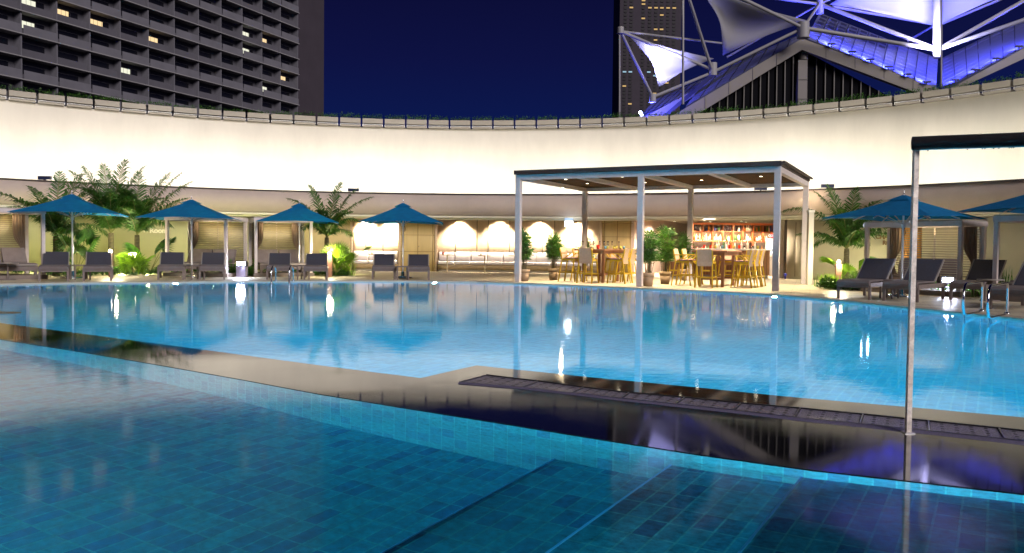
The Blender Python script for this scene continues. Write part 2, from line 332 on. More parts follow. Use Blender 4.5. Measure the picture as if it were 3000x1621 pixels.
# overflow drain let into the coping
def gratemat():
    m=bpy.data.materials.new('pierced_granite'); m.use_nodes=True; N=m.node_tree.nodes; L=m.node_tree.links; b=N['Principled BSDF']
    t=N.new('ShaderNodeTexCoord'); mp=N.new('ShaderNodeMapping'); mp.inputs['Scale'].default_value=(4.6,4.2,1); mp.inputs['Location'].default_value=(-.3,-.1,0); L.new(t.outputs['UV'],mp.inputs[0])
    fr=N.new('ShaderNodeVectorMath'); fr.operation='FRACTION'; L.new(mp.outputs[0],fr.inputs[0])
    sb=N.new('ShaderNodeVectorMath'); sb.operation='SUBTRACT'; sb.inputs[1].default_value=(.5,.5,0); L.new(fr.outputs[0],sb.inputs[0])
    ml=N.new('ShaderNodeVectorMath'); ml.operation='MULTIPLY'; ml.inputs[1].default_value=(2.4,1,0); L.new(sb.outputs[0],ml.inputs[0])
    le=N.new('ShaderNodeVectorMath'); le.operation='LENGTH'; L.new(ml.outputs[0],le.inputs[0])
    lt=N.new('ShaderNodeMath'); lt.operation='LESS_THAN'; lt.inputs[1].default_value=.34; L.new(le.outputs['Value'],lt.inputs[0])
    n=N.new('ShaderNodeTexNoise'); n.inputs['Scale'].default_value=160; t2=N.new('ShaderNodeNewGeometry'); L.new(t2.outputs['Position'],n.inputs[0])
    rp=N.new('ShaderNodeValToRGB'); rp.color_ramp.elements[0].position=.38; rp.color_ramp.elements[0].color=(.06,.055,.07,1); rp.color_ramp.elements[1].position=.66; rp.color_ramp.elements[1].color=(.50,.45,.56,1); L.new(n.outputs[0],rp.inputs[0])
    mx=N.new('ShaderNodeMixRGB'); mx.inputs[2].default_value=(.002,.002,.002,1); L.new(lt.outputs[0],mx.inputs[0]); L.new(rp.outputs[0],mx.inputs[1]); L.new(mx.outputs[0],b.inputs['Base Color'])
    b.inputs['Roughness'].default_value=.33
    bp=N.new('ShaderNodeBump'); bp.inputs['Strength'].default_value=.5; bp.inputs['Distance'].default_value=.004; L.new(n.outputs[0],bp.inputs['Height']); L.new(bp.outputs[0],b.inputs['Normal'])
    return m
M_gr=gratemat(); M_gb=mat('flamed_granite',(.2,.18,.27),.4,var=.5,vs_=120,bump=.5,bs=200)
seps=[((1425,1103),(1345,1124)),((1577,1121),(1530,1139)),((1710,1139),(1674,1155)),((1843,1155),(1818,1172)),((2006,1169),(1977,1189)),((2170,1186),(2149,1207)),((2344,1201),(2327,1228)),((2528,1219),(2519,1247)),((2720,1239),(2723,1268)),((2926,1260),(2944,1292)),((3150,1285),(3190,1320)),((3400,1310),(3470,1352))]
dr=thing('drain_channel','pierced black granite overflow drain set into the pool coping','drain',(0,0,0))
gf=MB(); gn=MB()
for i,(a,b) in enumerate(seps[:-1]):
    A,B=G(*a).xy,G(*b).xy; C,D=G(*seps[i+1][1]).xy,G(*seps[i+1][0]).xy
    t=(D-A).normalized()*.009; A=A+t;B=B+t;C=C-t;D=D-t
    m=MB(); z=.009; m.add([(*B,z),(*C,z),(*D,z),(*A,z),(*B,.004),(*C,.004),(*D,.004),(*A,.004)],[(0,1,2,3),(4,5,1,0),(5,6,2,1),(6,7,3,2),(7,4,0,3)],[(0,0),(1,0),(1,1),(0,1)]*2)
    m.build('grate_panel',M_gr,dr)
farl=[G(*s[0]).xy for s in seps]; nearl=[G(*s[1]).xy for s in seps]
for i in range(len(seps)): m=MB(); m.bar((*farl[i],.009),(*nearl[i],.009),.009,.014); m.build('divider_strip',mat('steel_strip',(.6,.6,.62),.3,1),dr)
m=MB(); fo=offs(farl,.012)
m2=[]
for i in range(len(seps)-1): m.bar((*farl[i],.010),(*farl[i+1],.010),.02,.014)
m.build('frame_strip',M_black,dr)
m=MB()
for i in range(len(seps)-1):
    m.bar((*nearl[i],.010),(*nearl[i+1],.010),.008,.012)
m.build('frame_strip',mat('steel_strip',(.6,.6,.62),.3,1),dr)
m=MB(); no=[]
for i,p in enumerate(nearl):
    wdt=.03+.006*i; t=(Vector(nearl[min(i+1,len(nearl)-1)])-Vector(nearl[max(0,i-1)])).normalized(); no.append((p.x+t.y*wdt,p.y-t.x*wdt))
ins=[(p.x+(no[i][0]-p.x)*.14,p.y+(no[i][1]-p.y)*.14) for i,p in enumerate(nearl)]
for i in range(len(no)-1): m.add([(*no[i],.0035),(*no[i+1],.0035),(*ins[i+1],.012),(*ins[i],.012)],[(0,1,2,3)])
m.build('granite_border',M_gb,dr)
# ------------------------------------------------------------------ curved buildings
def arc(mb,c,r0,r1,a0,a1,z0,z1,step=1.0):
    n=max(1,int(abs(a1-a0)/step)); 
    for i in range(n):
        u,v=a0+(a1-a0)*i/n,a0+(a1-a0)*(i+1)/n
        P=[pol(c,r0,u),pol(c,r0,v),pol(c,r1,v),pol(c,r1,u)]
        vs=[(*p,z) for z in (z0,z1) for p in P]
        fs=[(0,1,2,3),(7,6,5,4),(0,4,5,1),(2,6,7,3)]
        if i==0: fs.append((3,7,4,0))
        if i==n-1: fs.append((1,5,6,2))
        mb.add(vs,fs,smooth=True)
wl=MB(); arc(wl,WC,WR,WR+.5,-20,205,0,WH-.02,1.0); wo=wl.build('wall',M_wall)
bw=thing('curved_wall','tall curved cream wall washed with uplights behind the pool','wall'); wo.parent=bw
m=MB(); arc(m,WC,WR+.55,WR+.9,-20,205,WH-.6,WH+.12,1.0); m.build('dark_recess_band',M_dark,bw)  # black strip, the shade of the recess behind the planters as colour
# annex with taupe fascia
an=thing('pool_annex','low curved pool building with taupe fascia and cream cornice','building')
m=MB(); arc(m,FC,FR,FR+.25,15,165,FB,FT,.75); m.build('fascia',M_fascia,an)
m=MB(); arc(m,FC,FR-.03,FR+.28,15,165,FT+.003,FT+.055,.75); m.build('fascia_capping',mat('dark_capping',(.06,.045,.05),.5),an)
m=MB(); arc(m,FC,FR+.05,FR+.35,15,165,FB-.10,FB-.004,.75); arc(m,FC,FR+.2,FR+.45,15,165,FB-.17,FB-.103,.75); m.build('cornice',M_cornice,an)
m=MB(); arc(m,FC,FR+.26,BR+6,15,54,FB+.05,FB+.2,1.5);arc(m,FC,FR+.26,BR+6,54,100.6,FB+.05,FB+.2,1.5);arc(m,FC,FR+.26,BR+6,100.6,165,FB+.05,FB+.2,1.5); m.build('roof',M_ceil,an)
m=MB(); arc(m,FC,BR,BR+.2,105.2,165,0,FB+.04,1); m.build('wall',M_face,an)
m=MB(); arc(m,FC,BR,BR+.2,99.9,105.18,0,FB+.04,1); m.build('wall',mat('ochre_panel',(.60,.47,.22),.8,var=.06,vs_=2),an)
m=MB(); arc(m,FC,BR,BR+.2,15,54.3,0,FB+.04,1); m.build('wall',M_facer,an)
# alcoves with ash panelling
m=MB(); arc(m,FC,BR+.75,BR+.9,69.6,99.9,0,FB+.04,.5); m.build('alcove_wall',M_wood,an)
m=MB()
for a in (98.4,96.6,88.9,86.6,85.4,83.1,81.9,79.6,78.3,76.0,74.8): m=MB(); arc(m,FC,BR+.735,BR+.752,a,a+.05,.7,FB,.5); m.build('panel_groove',M_groove,an)
m=MB()
for a in (99.9,94.8,90.9,73.1): 
    m=MB(); arc(m,FC,BR-.02,BR+.76,a-.12,a+.12,0,FB+.03,.5); m.build('alcove_cheek',mat('light_oak',(.70,.52,.33),.6,var=.08,vs_=3),an)
for a0,a1,nm in ((90.97,94.68,''),(69.7,72.98,'')):
    m=MB(); arc(m,FC,BR+.02,BR+.10,a0,a1,0,FB-.1,.5); dd=m.build('door',M_door,an)
    m=MB(); mid=(a0+a1)/2
    for a in (mid,a0+.25,a1-.25): arc(m,FC,BR+.008,BR+.018,a-.035,a+.035,.03,FB-.1,.5)
    for z in (1.55,.85,2.1): arc(m,FC,BR+.008,BR+.017,a0,a1,z,z+.018,.5)
    m.build('door_groove',mat('oak_dark',(.35,.22,.08),.7),dd)  # darker oak tone for the door joints
    m=MB(); p=pol(FC,BR-.02,mid-.12); m.lathe([(0,-.02),(.022,-.015),(.022,.015),(0,.02)],8,(p.x,p.y,1.08)); m.build('knob',M_chrome,dd)
m=MB(); arc(m,FC,FR+.3,BR+.9,54,100,FB-.02,FB+.048,1); m.build('alcove_ceiling',M_ceil,an)
m=MB(); arc(m,FC,BR-.35,BR-.31,69.5,99.5,FB-.14,FB-.10,.5)
m.build('track_rail',mat('rail_cream',(.6,.52,.38),.5),an)
# stone plinth
# banquettes
def banquette(a0,a1,label,nseat):
    b=thing('banquette',label,'bench')
    m=MB(); arc(m,FC,BR+.12,BR+.6,a0,a1,0,.12,.6); m.build('plinth',M_plinth,b)
    m=MB(); arc(m,FC,BR+.08,BR+.62,a0,a1,.121,.33,.6); m.build('base',M_benchb,b)
    st=(a1-a0)/nseat
    for i in range(nseat):
        m=MB(); arc(m,FC,BR+.03,BR+.60,a0+st*i+.03,a0+st*(i+1)-.03,.333,.46,.4); m.build('seat_cushion',M_bench,b,bevel=.03)
        m=MB(); arc(m,FC,BR+.56,BR+.72,a0+st*i+.03,a0+st*(i+1)-.03,.47,.86,.4); m.build('back_cushion',M_bench,b,bevel=.03)
banquette(95.0,99.7,'white upholstered bench in the narrow alcove behind the fourth umbrella',3)
banquette(73.3,90.7,'long white upholstered bench in the wide alcove left of the bar',10)
def fpos(px,r): # point on annex arc radius r in direction of pixel column px
    d=ray(px,720); d2=Vector((d.x,d.y)).normalized(); oc=-FC; bq=oc.dot(d2); t=-bq+math.sqrt(bq*bq-oc.dot(oc)+r*r); return d2*t
# alcove downlights
for i,px in enumerate((1072,1148,1346,1463,1580,1690)):
    p=fpos(px,BR+.42); q=fpos(px,BR+.30)
    t=thing('downlight',('wall-washing downlight in the alcove ceiling, %s from the left'%['first','second','third','fourth','fifth','sixth'][i]),'spotlight',(p.x,p.y,FB-.03),0,'alcove downlights')
    m=MB(); m.lathe([(.0,0),(.05,0),(.05,-.06),(.035,-.06)],12); m.build('housing',M_black if False else M_white,t)
    m=MB(); m.lathe([(.034,-.055),(0,-.055)],12); m.build('lens',M_spotd,t)
    tgt=fpos(px,BR+.75)
    lamp('SPOT',(p.x,p.y,FB-.12),800,(1,.87,.68),.10,(tgt.x,tgt.y,1.35),110,1.0)
    q3=fpos(px,BR-.55); q4=fpos(px,BR-3.0); lamp('SPOT',(q3.x,q3.y,FB-.04),620,(1,.80,.54),.12,(q4.x,q4.y,0),125,1.0)  # eave spot without fixture, added to brighten the deck before the bench
# lit sign hanging at the ceiling
p=at(1666.5,653,33.2); t=thing('hanging_sign','small glowing white exit box hung from the alcove ceiling','sign',p,0)
m=MB(); m.box(-.17,.17,-.03,.03,-.17,.07); m.build('lit_panel',emitmat('sign_white',(.9,.97,1),3.0),t)
m=MB(); m.box(-.18,.18,-.045,.035,.072,.19); m.build('housing',mat('sign_blue',(.35,.48,.65),.4),t)
lamp('POINT',p+Vector((0,-.3,0)),4,(.8,.9,1),.1)
# text signs on the walls
def wallrot(a): return (PI/2,0,R_(a-90))
pr=fpos(2612,BR-.012); ar=math.degrees(math.atan2(pr.y-FC.y,pr.x-FC.x))
t=thing('wall_sign','brown capital letters on the beige wall behind the right curtain','sign',(pr.x,pr.y,0))
brn=mat('brown_letter',(.22,.12,.06),.6)
zs=at(2600,695,pr.y).z; textmesh('CHANGING',.20,brn,t,(0,0,zs),wallrot(ar)); textmesh('ROOM',.20,brn,t,(.0,0,zs-.20),wallrot(ar))
pr=fpos(446,BR-.012); ar=math.degrees(math.atan2(pr.y-FC.y,pr.x-FC.x)); zs=at(450,676,pr.y).z
t=thing('wall_sign','pale lettering on the green-lit wall beside the left cabana','sign',(pr.x,pr.y,0))
textmesh('Tea Room',.26,mat('pale_letter',(.78,.74,.52),.5),t,(0,0,zs),wallrot(ar))
# ------------------------------------------------------------------ bar room
bar=thing('bar_room','open bar room with pinkish plaster wall under the fascia','room')
pA=Vector((4.97,33.3)); pB=Vector((9.4,43))
m=MB(); m.bar((pA.x-.1,pA.y,FB/2),(pB.x,pB.y,FB/2),.2,FB); m.build('side_wall',M_plaster,bar)
m=MB(); m.box(7,17,43,43.2,0,FB); m.build('back_wall',M_plaster,bar)
m=MB(); m.poly([(4.6,32.6),(9.9,30.2),(10.2,30.8),(17,43),(8,43.5)],FB-.012,FB+.046); m.build('ceiling',M_ceil,bar)
m=MB(); m.bar((10.15,30.9,FB/2),(13.2,37,FB/2),.2,FB); m.build('side_wall',M_facer,bar)
m=MB(); 
for z0 in (.95,1.32): m.box(11.55,13.2,38.0,38.3,z0,z0+.03)
m.box(11.5,13.3,37.95,38.4,0,.55)
m.build('window_sill',M_ceil,bar)
m=MB(); m.box(10.2,14.2,38.6,38.65,.55,2.05); wn=m.build('window',M_dkwin,bar)
m=MB(); m.box(10.2,14.2,38.52,38.58,1.62,1.70); m.box(10.2,14.2,38.52,38.58,2.05,2.13); m.build('window_frame',M_white,wn)
m=MB()
for k in range(9): 
    p=pA.lerp(pB,.2)+Vector((.5+k*.55,.1+(k%3)*1.2)); m.lathe([(0,-.012),(.045,-.012)],10,(p.x,p.y,FB-.004))
m.build('ceiling_light',M_spotd,bar)
[lamp('SPOT',(x,y,FB-.05),460,(1,.80,.58),.05,(x,y,0),150,.5) for x,y in ((6.2,32.3),(7.0,33.2),(8.0,31.9),(9.2,31.4),(9.0,32.9))]
lamp('SPOT',(6.6,34.9,FB-.05),420,(1,.8,.62),.05,(6.6,34.9,0),150,.5)
lamp('SPOT',(11.2,35.5,FB-.05),350,(1,.8,.6),.05,(11.2,35.5,0),150,.5)
# bar counter
cL=Vector((5.75,30.75)); cR=Vector((9.62,30.55)); ca=math.atan2(cR.y-cL.y,cR.x-cL.x); cw=(cR-cL).length
bc=thing('bar_counter','wood clad bar counter with pale stone top','counter',(*cL,0.022),ca)
m=MB(); m.box(.0,cw,0,.55,.12,1.04); 
m.build('front',M_barw,bc)
m=MB()
for k in range(int(cw/.11)): m.box(k*.11+.02,k*.11+.035,-.006,0,.13,1.03)
m.build('groove',M_groove,bc)
m=MB(); m.box(.05,cw-.05,.04,.5,0,.118); m.build('plinth',M_plinth,bc)
m=MB(); m.box(-.05,cw+.05,-.08,.62,1.042,1.10); m.build('top',M_counter,bc,bevel=.008)
lamp('AREA',(7.7,31.4,FB-.1),70,(1,.83,.62),2.8,(7.7,31.6,0),120,sizey=.4)
# back shelf
S0=at(2031,654,33.6); S1=at(2268,654,33.6); sw=S1.x-S0.x; sz1=S0.z
sh=thing('bottle_shelf','red-brown wooden back bar shelf full of bottles','shelf',(S0.x,33.6,0.022))
zr=[.9,at(2100,707,33.6).z,at(2100,679,33.6).z,sz1-.07]
m=MB(); m.box(0,sw,0,.32,sz1-.08,sz1); m.box(0,sw,0,.32,zr[1]-.05,zr[1]); m.box(0,sw,0,.32,zr[2]-.02,zr[2]); m.box(0,sw,0,.32,.84,.9)
m.box(-.03,.0,0,.33,0,sz1-.002); m.box(sw,sw+.03,0,.33,0,sz1-.002); m.build('carcass',M_shelf,sh)
m=MB(); m.box(0,sw,.33,.36,0,sz1); m.build('back_panel',mat('mirror_back',(.32,.26,.22),.25,.5,var=.3,vs_=9),sh)
for k in range(9):
    m=MB(); wd=.035 if k%2==0 else .018; x=sw*k/8-(wd/2); m.box(max(0.001,x),min(sw-.001,x+wd),.004,.3,zr[1]+.001 if k%2 else .901,sz1-.081); m.build('divider',M_shelf,sh)
m=MB(); m.box(.02,sw-.02,.24,.27,zr[1]+.004,zr[1]+.02); m.build('light_strip',emitmat('shelf_glow',(1,.75,.4),9),sh)
lamp('AREA',(S0.x+sw/2,33.72,zr[2]-.03),30,(1,.72,.4),sw,(S0.x+sw/2,33.72,0),90,sizey=.08)
lamp('AREA',(S0.x+sw/2,33.45,zr[1]-.06),10,(1,.8,.6),sw,(S0.x+sw/2,33.7,0),90,sizey=.06)
def bottle(name,kind,m,label,loc,s=1):
    mb=MB(); P={'wine':[(0,0),(.037,0),(.037,.19),(.014,.24),(.013,.30),(0,.30)],'spirit':[(0,0),(.045,0),(.045,.15),(.018,.19),(.016,.245),(0,.245)],'squat':[(0,0),(.05,0),(.052,.11),(.016,.15),(.016,.20),(0,.20)]}[kind]
    mb.lathe(P,10); o=mb.build(name,m); o.location=loc; o.scale=(s,s,s); return o
BC=[mat('bottle_clear',(.85,.75,.6),.15,emit=None),mat('bottle_amber',(.55,.22,.04),.15),mat('bottle_green',(.08,.2,.06),.15),mat('bottle_blue',(.06,.1,.35),.15),mat('bottle_white',(.85,.82,.75),.2),mat('bottle_red',(.6,.05,.03),.2),mat('bottle_dark',(.04,.03,.03),.15)]
cn=['clear','amber','green','blue','white','red','dark']
protos={}
def putb(kind,ci,loc,row,s):
    key=(kind,ci); lab='%s glass bottle standing on the %s of the back bar shelf'%(cn[ci],row)
    if key not in protos:
        b=bottle('bottle',kind,BC[ci],lab,loc,s); protos[key]=b
    else:
        b=protos[key].copy(); COL.objects.link(b); b.location=loc; b.scale=(s,s,s)
    tag(b,lab,'bottle','%s bottles on the %s'%(cn[ci],row))
for row,(z,pal,rn) in enumerate(((zr[1],[0,4,4,0,0,1],'lit middle tier'),(zr[2],[3,6,1,2,0,3,6],'top tier'))):
    for k in range(8):
        nb=4
        for j in range(nb):
            if rnd.random()<.08: continue
            x=sw*k/8+.05+(sw/8-.1)*(j+.5)/nb+rnd.uniform(-.008,.008)
            ci=rnd.choice(pal)
            if row==0 and k in (3,4) and rnd.random()<.4: ci=2
            putb(rnd.choice(['wine','spirit','squat']),ci,(S0.x+x,33.6+.13+rnd.uniform(-.02,.05),z+.022),rn,rnd.uniform(.85,1.02)*.98)
for k in range(26):
    if k in (0,1,2,7,12,20): continue
    x=.08+k*(sw-.16)/26+rnd.uniform(-.02,.02); putb(rnd.choice(['wine','spirit','squat']),rnd.choice([0,1,2,4,5,0]),(S0.x+x,33.6+.1+rnd.uniform(0,.1),.922),'lowest tier',rnd.uniform(.9,1.25))
# books on lowest shelf
for k in range(6):
    m=MB(); m.box(-.015,.015,0,.16,0,.26); b=m.build('book',[mat('red_book',(.4,.04,.03),.6),mat('cream_book',(.6,.5,.4),.6),mat('dark_book',(.06,.03,.03),.6)][k%3]); b.location=(S0.x+.08+k*.045,33.65,.924); b.rotation_euler=(0,R_(-6-k*1.5),0)
    tag(b,['red','cream','dark'][k%3]+' book leaning on the lowest tier of the back bar shelf','book','books leaning in the shelf')
# glasses and jugs on counter
def tumbler(loc,m,label,s=1,group=None,kind='tumbler'):
    mb=MB()
    if kind=='flute': mb.lathe([(.03,0),(.03,.004),(.004,.008),(.004,.10),(.022,.14),(.026,.20),(.021,.25),(.018,.25),(.023,.2),(.018,.145),(0,.12)],10)
    else: mb.lathe([(0,0),(.032,0),(.040,.10),(.036,.10),(.029,.01),(0,.01)],10)
    o=mb.build('glass' if kind!='jug' else 'jug',m); o.location=loc; o.scale=(s,s,s); tag(o,label,'glass',group); return o
GL={'red':mat('red_glass',(.75,.05,.02),.08,trans=.3),'blue':mat('blue_glass',(.25,.5,.65),.08,trans=.5),'yellow':mat('yellow_glass',(.75,.65,.12),.08,trans=.4),'clear':M_glass}
spots=[(2063,'red'),(2081,'red'),(2096,'yellow'),(2116,'blue'),(2137,'red'),(2150,'yellow'),(2166,'red'),(2181,'clear'),(2205,'clear'),(2220,'yellow')]
for i,(px,c_) in enumerate(spots):
    p=at(px,730,30.85+(i%3)*.1); tumbler((p.x,p.y,1.124),GL[c_],'%s drinking glass on the bar counter'%c_ if c_!='red' else ['red glass at the left end of the bar counter','red glass beside the yellow one on the bar counter','','','large red glass in the middle of the bar counter','','red glass right of the middle of the bar counter'][i],1.35 if c_=='red' else 1.2,'glasses on the bar counter')
for i,px in enumerate((2100,2105,2120,2126,2134,2142,2153,2172,2190,2212)):
    p=at(px,725,31.15); b=bottle('bottle','wine',BC[[4,0,2,4,0,1,4,0,0,4][i]],'',(p.x,p.y,1.124),.8+.12*(i%3)); tag(b,'bottle standing on the bar counter among the glasses','bottle','bottles on the bar counter')
# fridge and back counter
fp=at(2274,757,32.3)
fr=thing('drinks_fridge','white countertop drinks fridge with lit glass door at the right end of the bar','fridge',(fp.x,32.3,0.022))
z0=at(2270,750,32.3).z; z1=at(2270,700,32.3).z; z2=at(2270,686,32.3).z
m=MB(); m.box(-.27,.27,0,.5,z0,z1); m.build('body',M_white,fr,bevel=.01)
m=MB(); m.box(-.2,.22,-.02,-.002,z0+.07,z1-.13); m.build('glass_door',emitmat('fridge_light',(.75,.9,1),1.3),fr)
m=MB()
for k in range(3): m.box(-.19,.21,-.03,-.021,z0+.15+k*.13,z0+.16+k*.13)
for k in range(9): m.box(-.18+k*.044,-.155+k*.044,-.03,-.021,z0+.17+(k%3)*.0,z0+.24)
m.build('fridge_shelf',mat('fridge_can',(.35,.4,.45),.4),fr)
m=MB(); m.box(-.22,.27,.0,.06,z1+.002,z2); hd=m.build('header_sign',mat('red_sign',(.7,.01,.015),.4,emit=(1,.02,.03),es=.6),fr)
textmesh('COCA COLA',.12,emitmat('sign_letter',(1,.8,.8),1.2),hd,(.02,-.012,(z1+z2)/2),(PI/2,0,0),extr=.004)
bk=thing('back_counter','low steel and timber service counter beneath the drinks fridge','counter',(fp.x,32.3,0.022))
m=MB(); m.box(-.32,.9,-.04,.52,z0-.05,z0-.002); m.build('top',M_counter,bk)
m=MB(); m.box(.0,.32,-.02,.5,.35,z0-.052); m.build('cabinet',M_barw,bk); m=MB(); m.box(-.30,-.02,-.02,.5,.05,z0-.052); m.build('drawer_unit',mat('grey_steel',(.35,.33,.32),.4),bk)
p=G(2304,819); t=thing('mop_bucket','small blue bucket with a broom standing beside the bar','bucket',(p.x,p.y,.022)); m=MB(); m.lathe([(0,0),(.07,0),(.09,.2),(.085,.2),(.065,.01)],12); m.build('bucket',mat('blue_plastic',(.03,.05,.5),.4),t)
m=MB(); m.tube([(0,0,.02),(-.04,.02,.62)],.012); m.build('broom_handle',mat('broom',(.65,.45,.2),.6),t)
# right block: door panel and switch
t=thing('access_panel','flush beige access door on the block right of the bar','door')
m=MB(); a_=math.degrees(math.atan2(fpos(2331,BR).y-FC.y,fpos(2331,BR).x-FC.x)); b_=math.degrees(math.atan2(fpos(2362,BR).y-FC.y,fpos(2362,BR).x-FC.x))
arc(m,FC,BR-.015,BR-.003,b_,a_,.12,FB-.25,.5); m.build('leaf',M_facer,t)
m=MB(); 
for aa in (a_,b_): arc(m,FC,BR-.018,BR-.006,aa-.02,aa+.02,.12,FB-.25,.5)
m.build('joint',M_groove,t)
p=fpos(2352,BR-.03); m=MB(); m.box(-.03,.03,-.012,.012,.55,.72); b=m.build('socket_box',M_white); b.location=(p.x,p.y,0); tag(b,'white socket box low on the beige wall right of the bar','socket')
# ------------------------------------------------------------------ pergola
PY=-.474; PO=Vector((.07,24.77)); PA=Vector((math.cos(PY),math.sin(PY))); PB=Vector((-math.sin(PY),math.cos(PY)))
try:
    pass
finally: pass
pg=thing('pergola','long taupe steel pergola with dark timber slat roof over the bar terrace','pergola',(PO.x,PO.y,0.022),PY)
W1,W2,PD,PH=3.848,7.706,5.456,3.25
for (x,y) in ((0,0),(W1,0),(W2-.16,0),(0.,PD-.16),(W1,PD-.16),(W2-.16,PD-.16)):
    m=MB(); m.box(x,x+.16,y,y+.16,0,PH-.002); m.build('post',M_post,pg,bevel=.006)
for xa,xb in ((.162,W1-.002),(W1+.162,W2-.162)):
    for ya,yb in ((.005,.155),(PD-.155,PD-.005)): m=MB(); m.box(xa,xb,ya,yb,PH-.15,PH-.004); m.build('long_beam',M_post,pg)
for x in (.005,W1/2,W1+.005,W1*1.5,W2-.155):
    m=MB(); m.box(x,x+.15,.162,PD-.162,PH-.15,PH-.006); m.build('cross_beam',M_post,pg)
m=MB(); m.box(.02,W2-.02,.02,PD-.02,PH-.035,PH+.01)
m.build('soffit',M_soffit,pg)
m=MB(); m.box(-.01,W2+.03,-.09,-.063,PH+.0,PH+.128); m.build('front_board',M_roof,pg)
m=MB(); m.box(.04,W2+.02,-.05,PD+.05,PH+.012,PH+.075)
for k in range(75): m.box(.0+k*.1047,.0+k*.1047+.07,-.06,PD+.06,PH+.077,PH+.125)
m.build('slat_roof',M_roof,pg)
bays=[(W1*.25,1.6),(W1*.25,3.4),(W1*.75,1.4),(W1*.75,3.6),(W1*1.25,1.3),(W1*1.25,3.3),(W1*1.75,1.0),(W1*1.75,2.6)]
def ploc(x,y,z=0): v=PO+PA*x+PB*y; return Vector((v.x,v.y,z+.022))
for i,(x,y) in enumerate(bays):
    m=MB(); m.lathe([(0,0),(.05,0)],12,(x,y,PH-.036)); m.build('ceiling_light',M_spotd,pg)
    p=ploc(x,y,PH-.05); lamp('SPOT',p,480,(1,.80,.52),.04,(p.x,p.y,0),115,.6)
for px,py,Y in ((1650,551,30.2),(2361,545,28.6)):
    p=at(px,py,Y); t=thing('corner_spotlight','small bright spotlight under the %s corner of the pergola roof'%('back left' if px<2000 else 'back right'),'spotlight',p); m=MB(); m.lathe([(0,-.03),(.03,-.02),(.035,0),(.03,.02),(0,.03)],10); m.build('lens',M_bulb,t)
    m=MB(); m.lathe([(.0,.05),(.045,.05),(.045,.0)],10); m.build('housing',M_post,t)
    lamp('POINT',p+Vector((0,-.1,-.15)),25,(1,.78,.45),.05)
# ------------------------------------------------------------------ bar tables and chairs
def high_table(c,label):
    t=thing('bar_table',label,'table',(c.x,c.y,.022),PY,'high tables under the pergola')
    m=MB(); m.box(-.5,.5,-1.0,1.0,.99,1.04); m.build('tabletop',M_table,t,bevel=.006)
    m=MB(); m.box(-.42,.42,-.92,.92,.90,.988); m.build('apron',M_table,t)
    for sx_ in (-1,1):
        for sy in (-1,1): m=MB(); m.box(sx_*.32-.04,sx_*.32+.04,sy*.67-.04,sy*.67+.04,0,.898); m.build('leg',M_table,t)
    m=MB(); m.box(-.03,.03,-.63,.63,.2,.26); m.box(-.28,.28,-.70,-.64,.2,.26); m.box(-.28,.28,.64,.70,.2,.26); m.build('stretcher',M_table,t)
    return t
T1=Vector((2.83,26.0)); T2=Vector((6.0,23.94))
high_table(T1,'reddish wood bar table in the left bay of the pergola, set with glasses')
high_table(T2,'reddish wood bar table in the right bay of the pergola, before the bar')
def bar_chair(label):
    t=thing('bar_chair',label,'chair')            # faces +x ... local: seat faces -y (front), back at +y
    for sx_ in (-1,1):
        m=MB(); m.bar((sx_*.25,-.26,0),(sx_*.20,-.17,.74),.036,.036); m.build('leg',M_yel,t)
        m=MB(); m.bar((sx_*.245,.31,0),(sx_*.215,.20,.70),.036,.036); m.bar((sx_*.215,.20,.70),(sx_*.215,.275,1.05),.034,.034); m.build('leg',M_yel,t)
        m=MB(); m.bar((sx_*.235,.25,.90),(sx_*.235,-.16,.905),.045,.022); m.bar((sx_*.23,-.10,.895),(sx_*.215,.13,.73),.026,.026); m.bar((sx_*.222,-.21,.60),(sx_*.222,-.09,.69),.022,.022); m.build('armrest',M_yel,t)
    m=MB(); m.box(-.22,.22,-.2,.2,.675,.725); m.build('seat_frame',M_yel,t)
    m=MB(); m.box(-.20,.20,-.2,.17,.727,.765); m.build('seat',M_seatf,t,bevel=.012)
    m=MB(); m.bar((-.235,-.235,.26),(.235,-.235,.26),.03,.03); m.bar((-.23,.28,.30),(.23,.28,.30),.03,.03); m.bar((-.235,-.23,.30),(-.235,.27,.30),.025,.03); m.bar((.235,-.23,.30),(.235,.27,.30),.025,.03); m.build('stretcher',M_yel,t)
    m=MB(); P=[(.235,.60),(.225,.72),(.245,.90),(.285,1.07),(.262,1.08),(.225,.92),(.20,.73),(.215,.60)]
    vs=[(x,y,z) for x in (-.215,.215) for y,z in P]; n=8
    m.add(vs,[tuple(range(n)),tuple(reversed(range(n,2*n)))]+[(i,i+n,(i+1)%n+n,(i+1)%n) for i in range(n)]); m.build('backrest',M_backf,t,bevel=.008)
    return t
ch0=None
def put_chair(c,u,v,face,label):
    global ch0
    p=c+PA*u+PB*v; rz=PY+face
    if ch0 is None: ch0=bar_chair(label); ch0.location=(p.x,p.y,.022); ch0.rotation_euler=(0,0,rz); ch0['group']='yellow bar chairs under the pergola'; return
    dup(ch0,(p.x,p.y,.022),rz,label,'yellow bar chairs under the pergola')
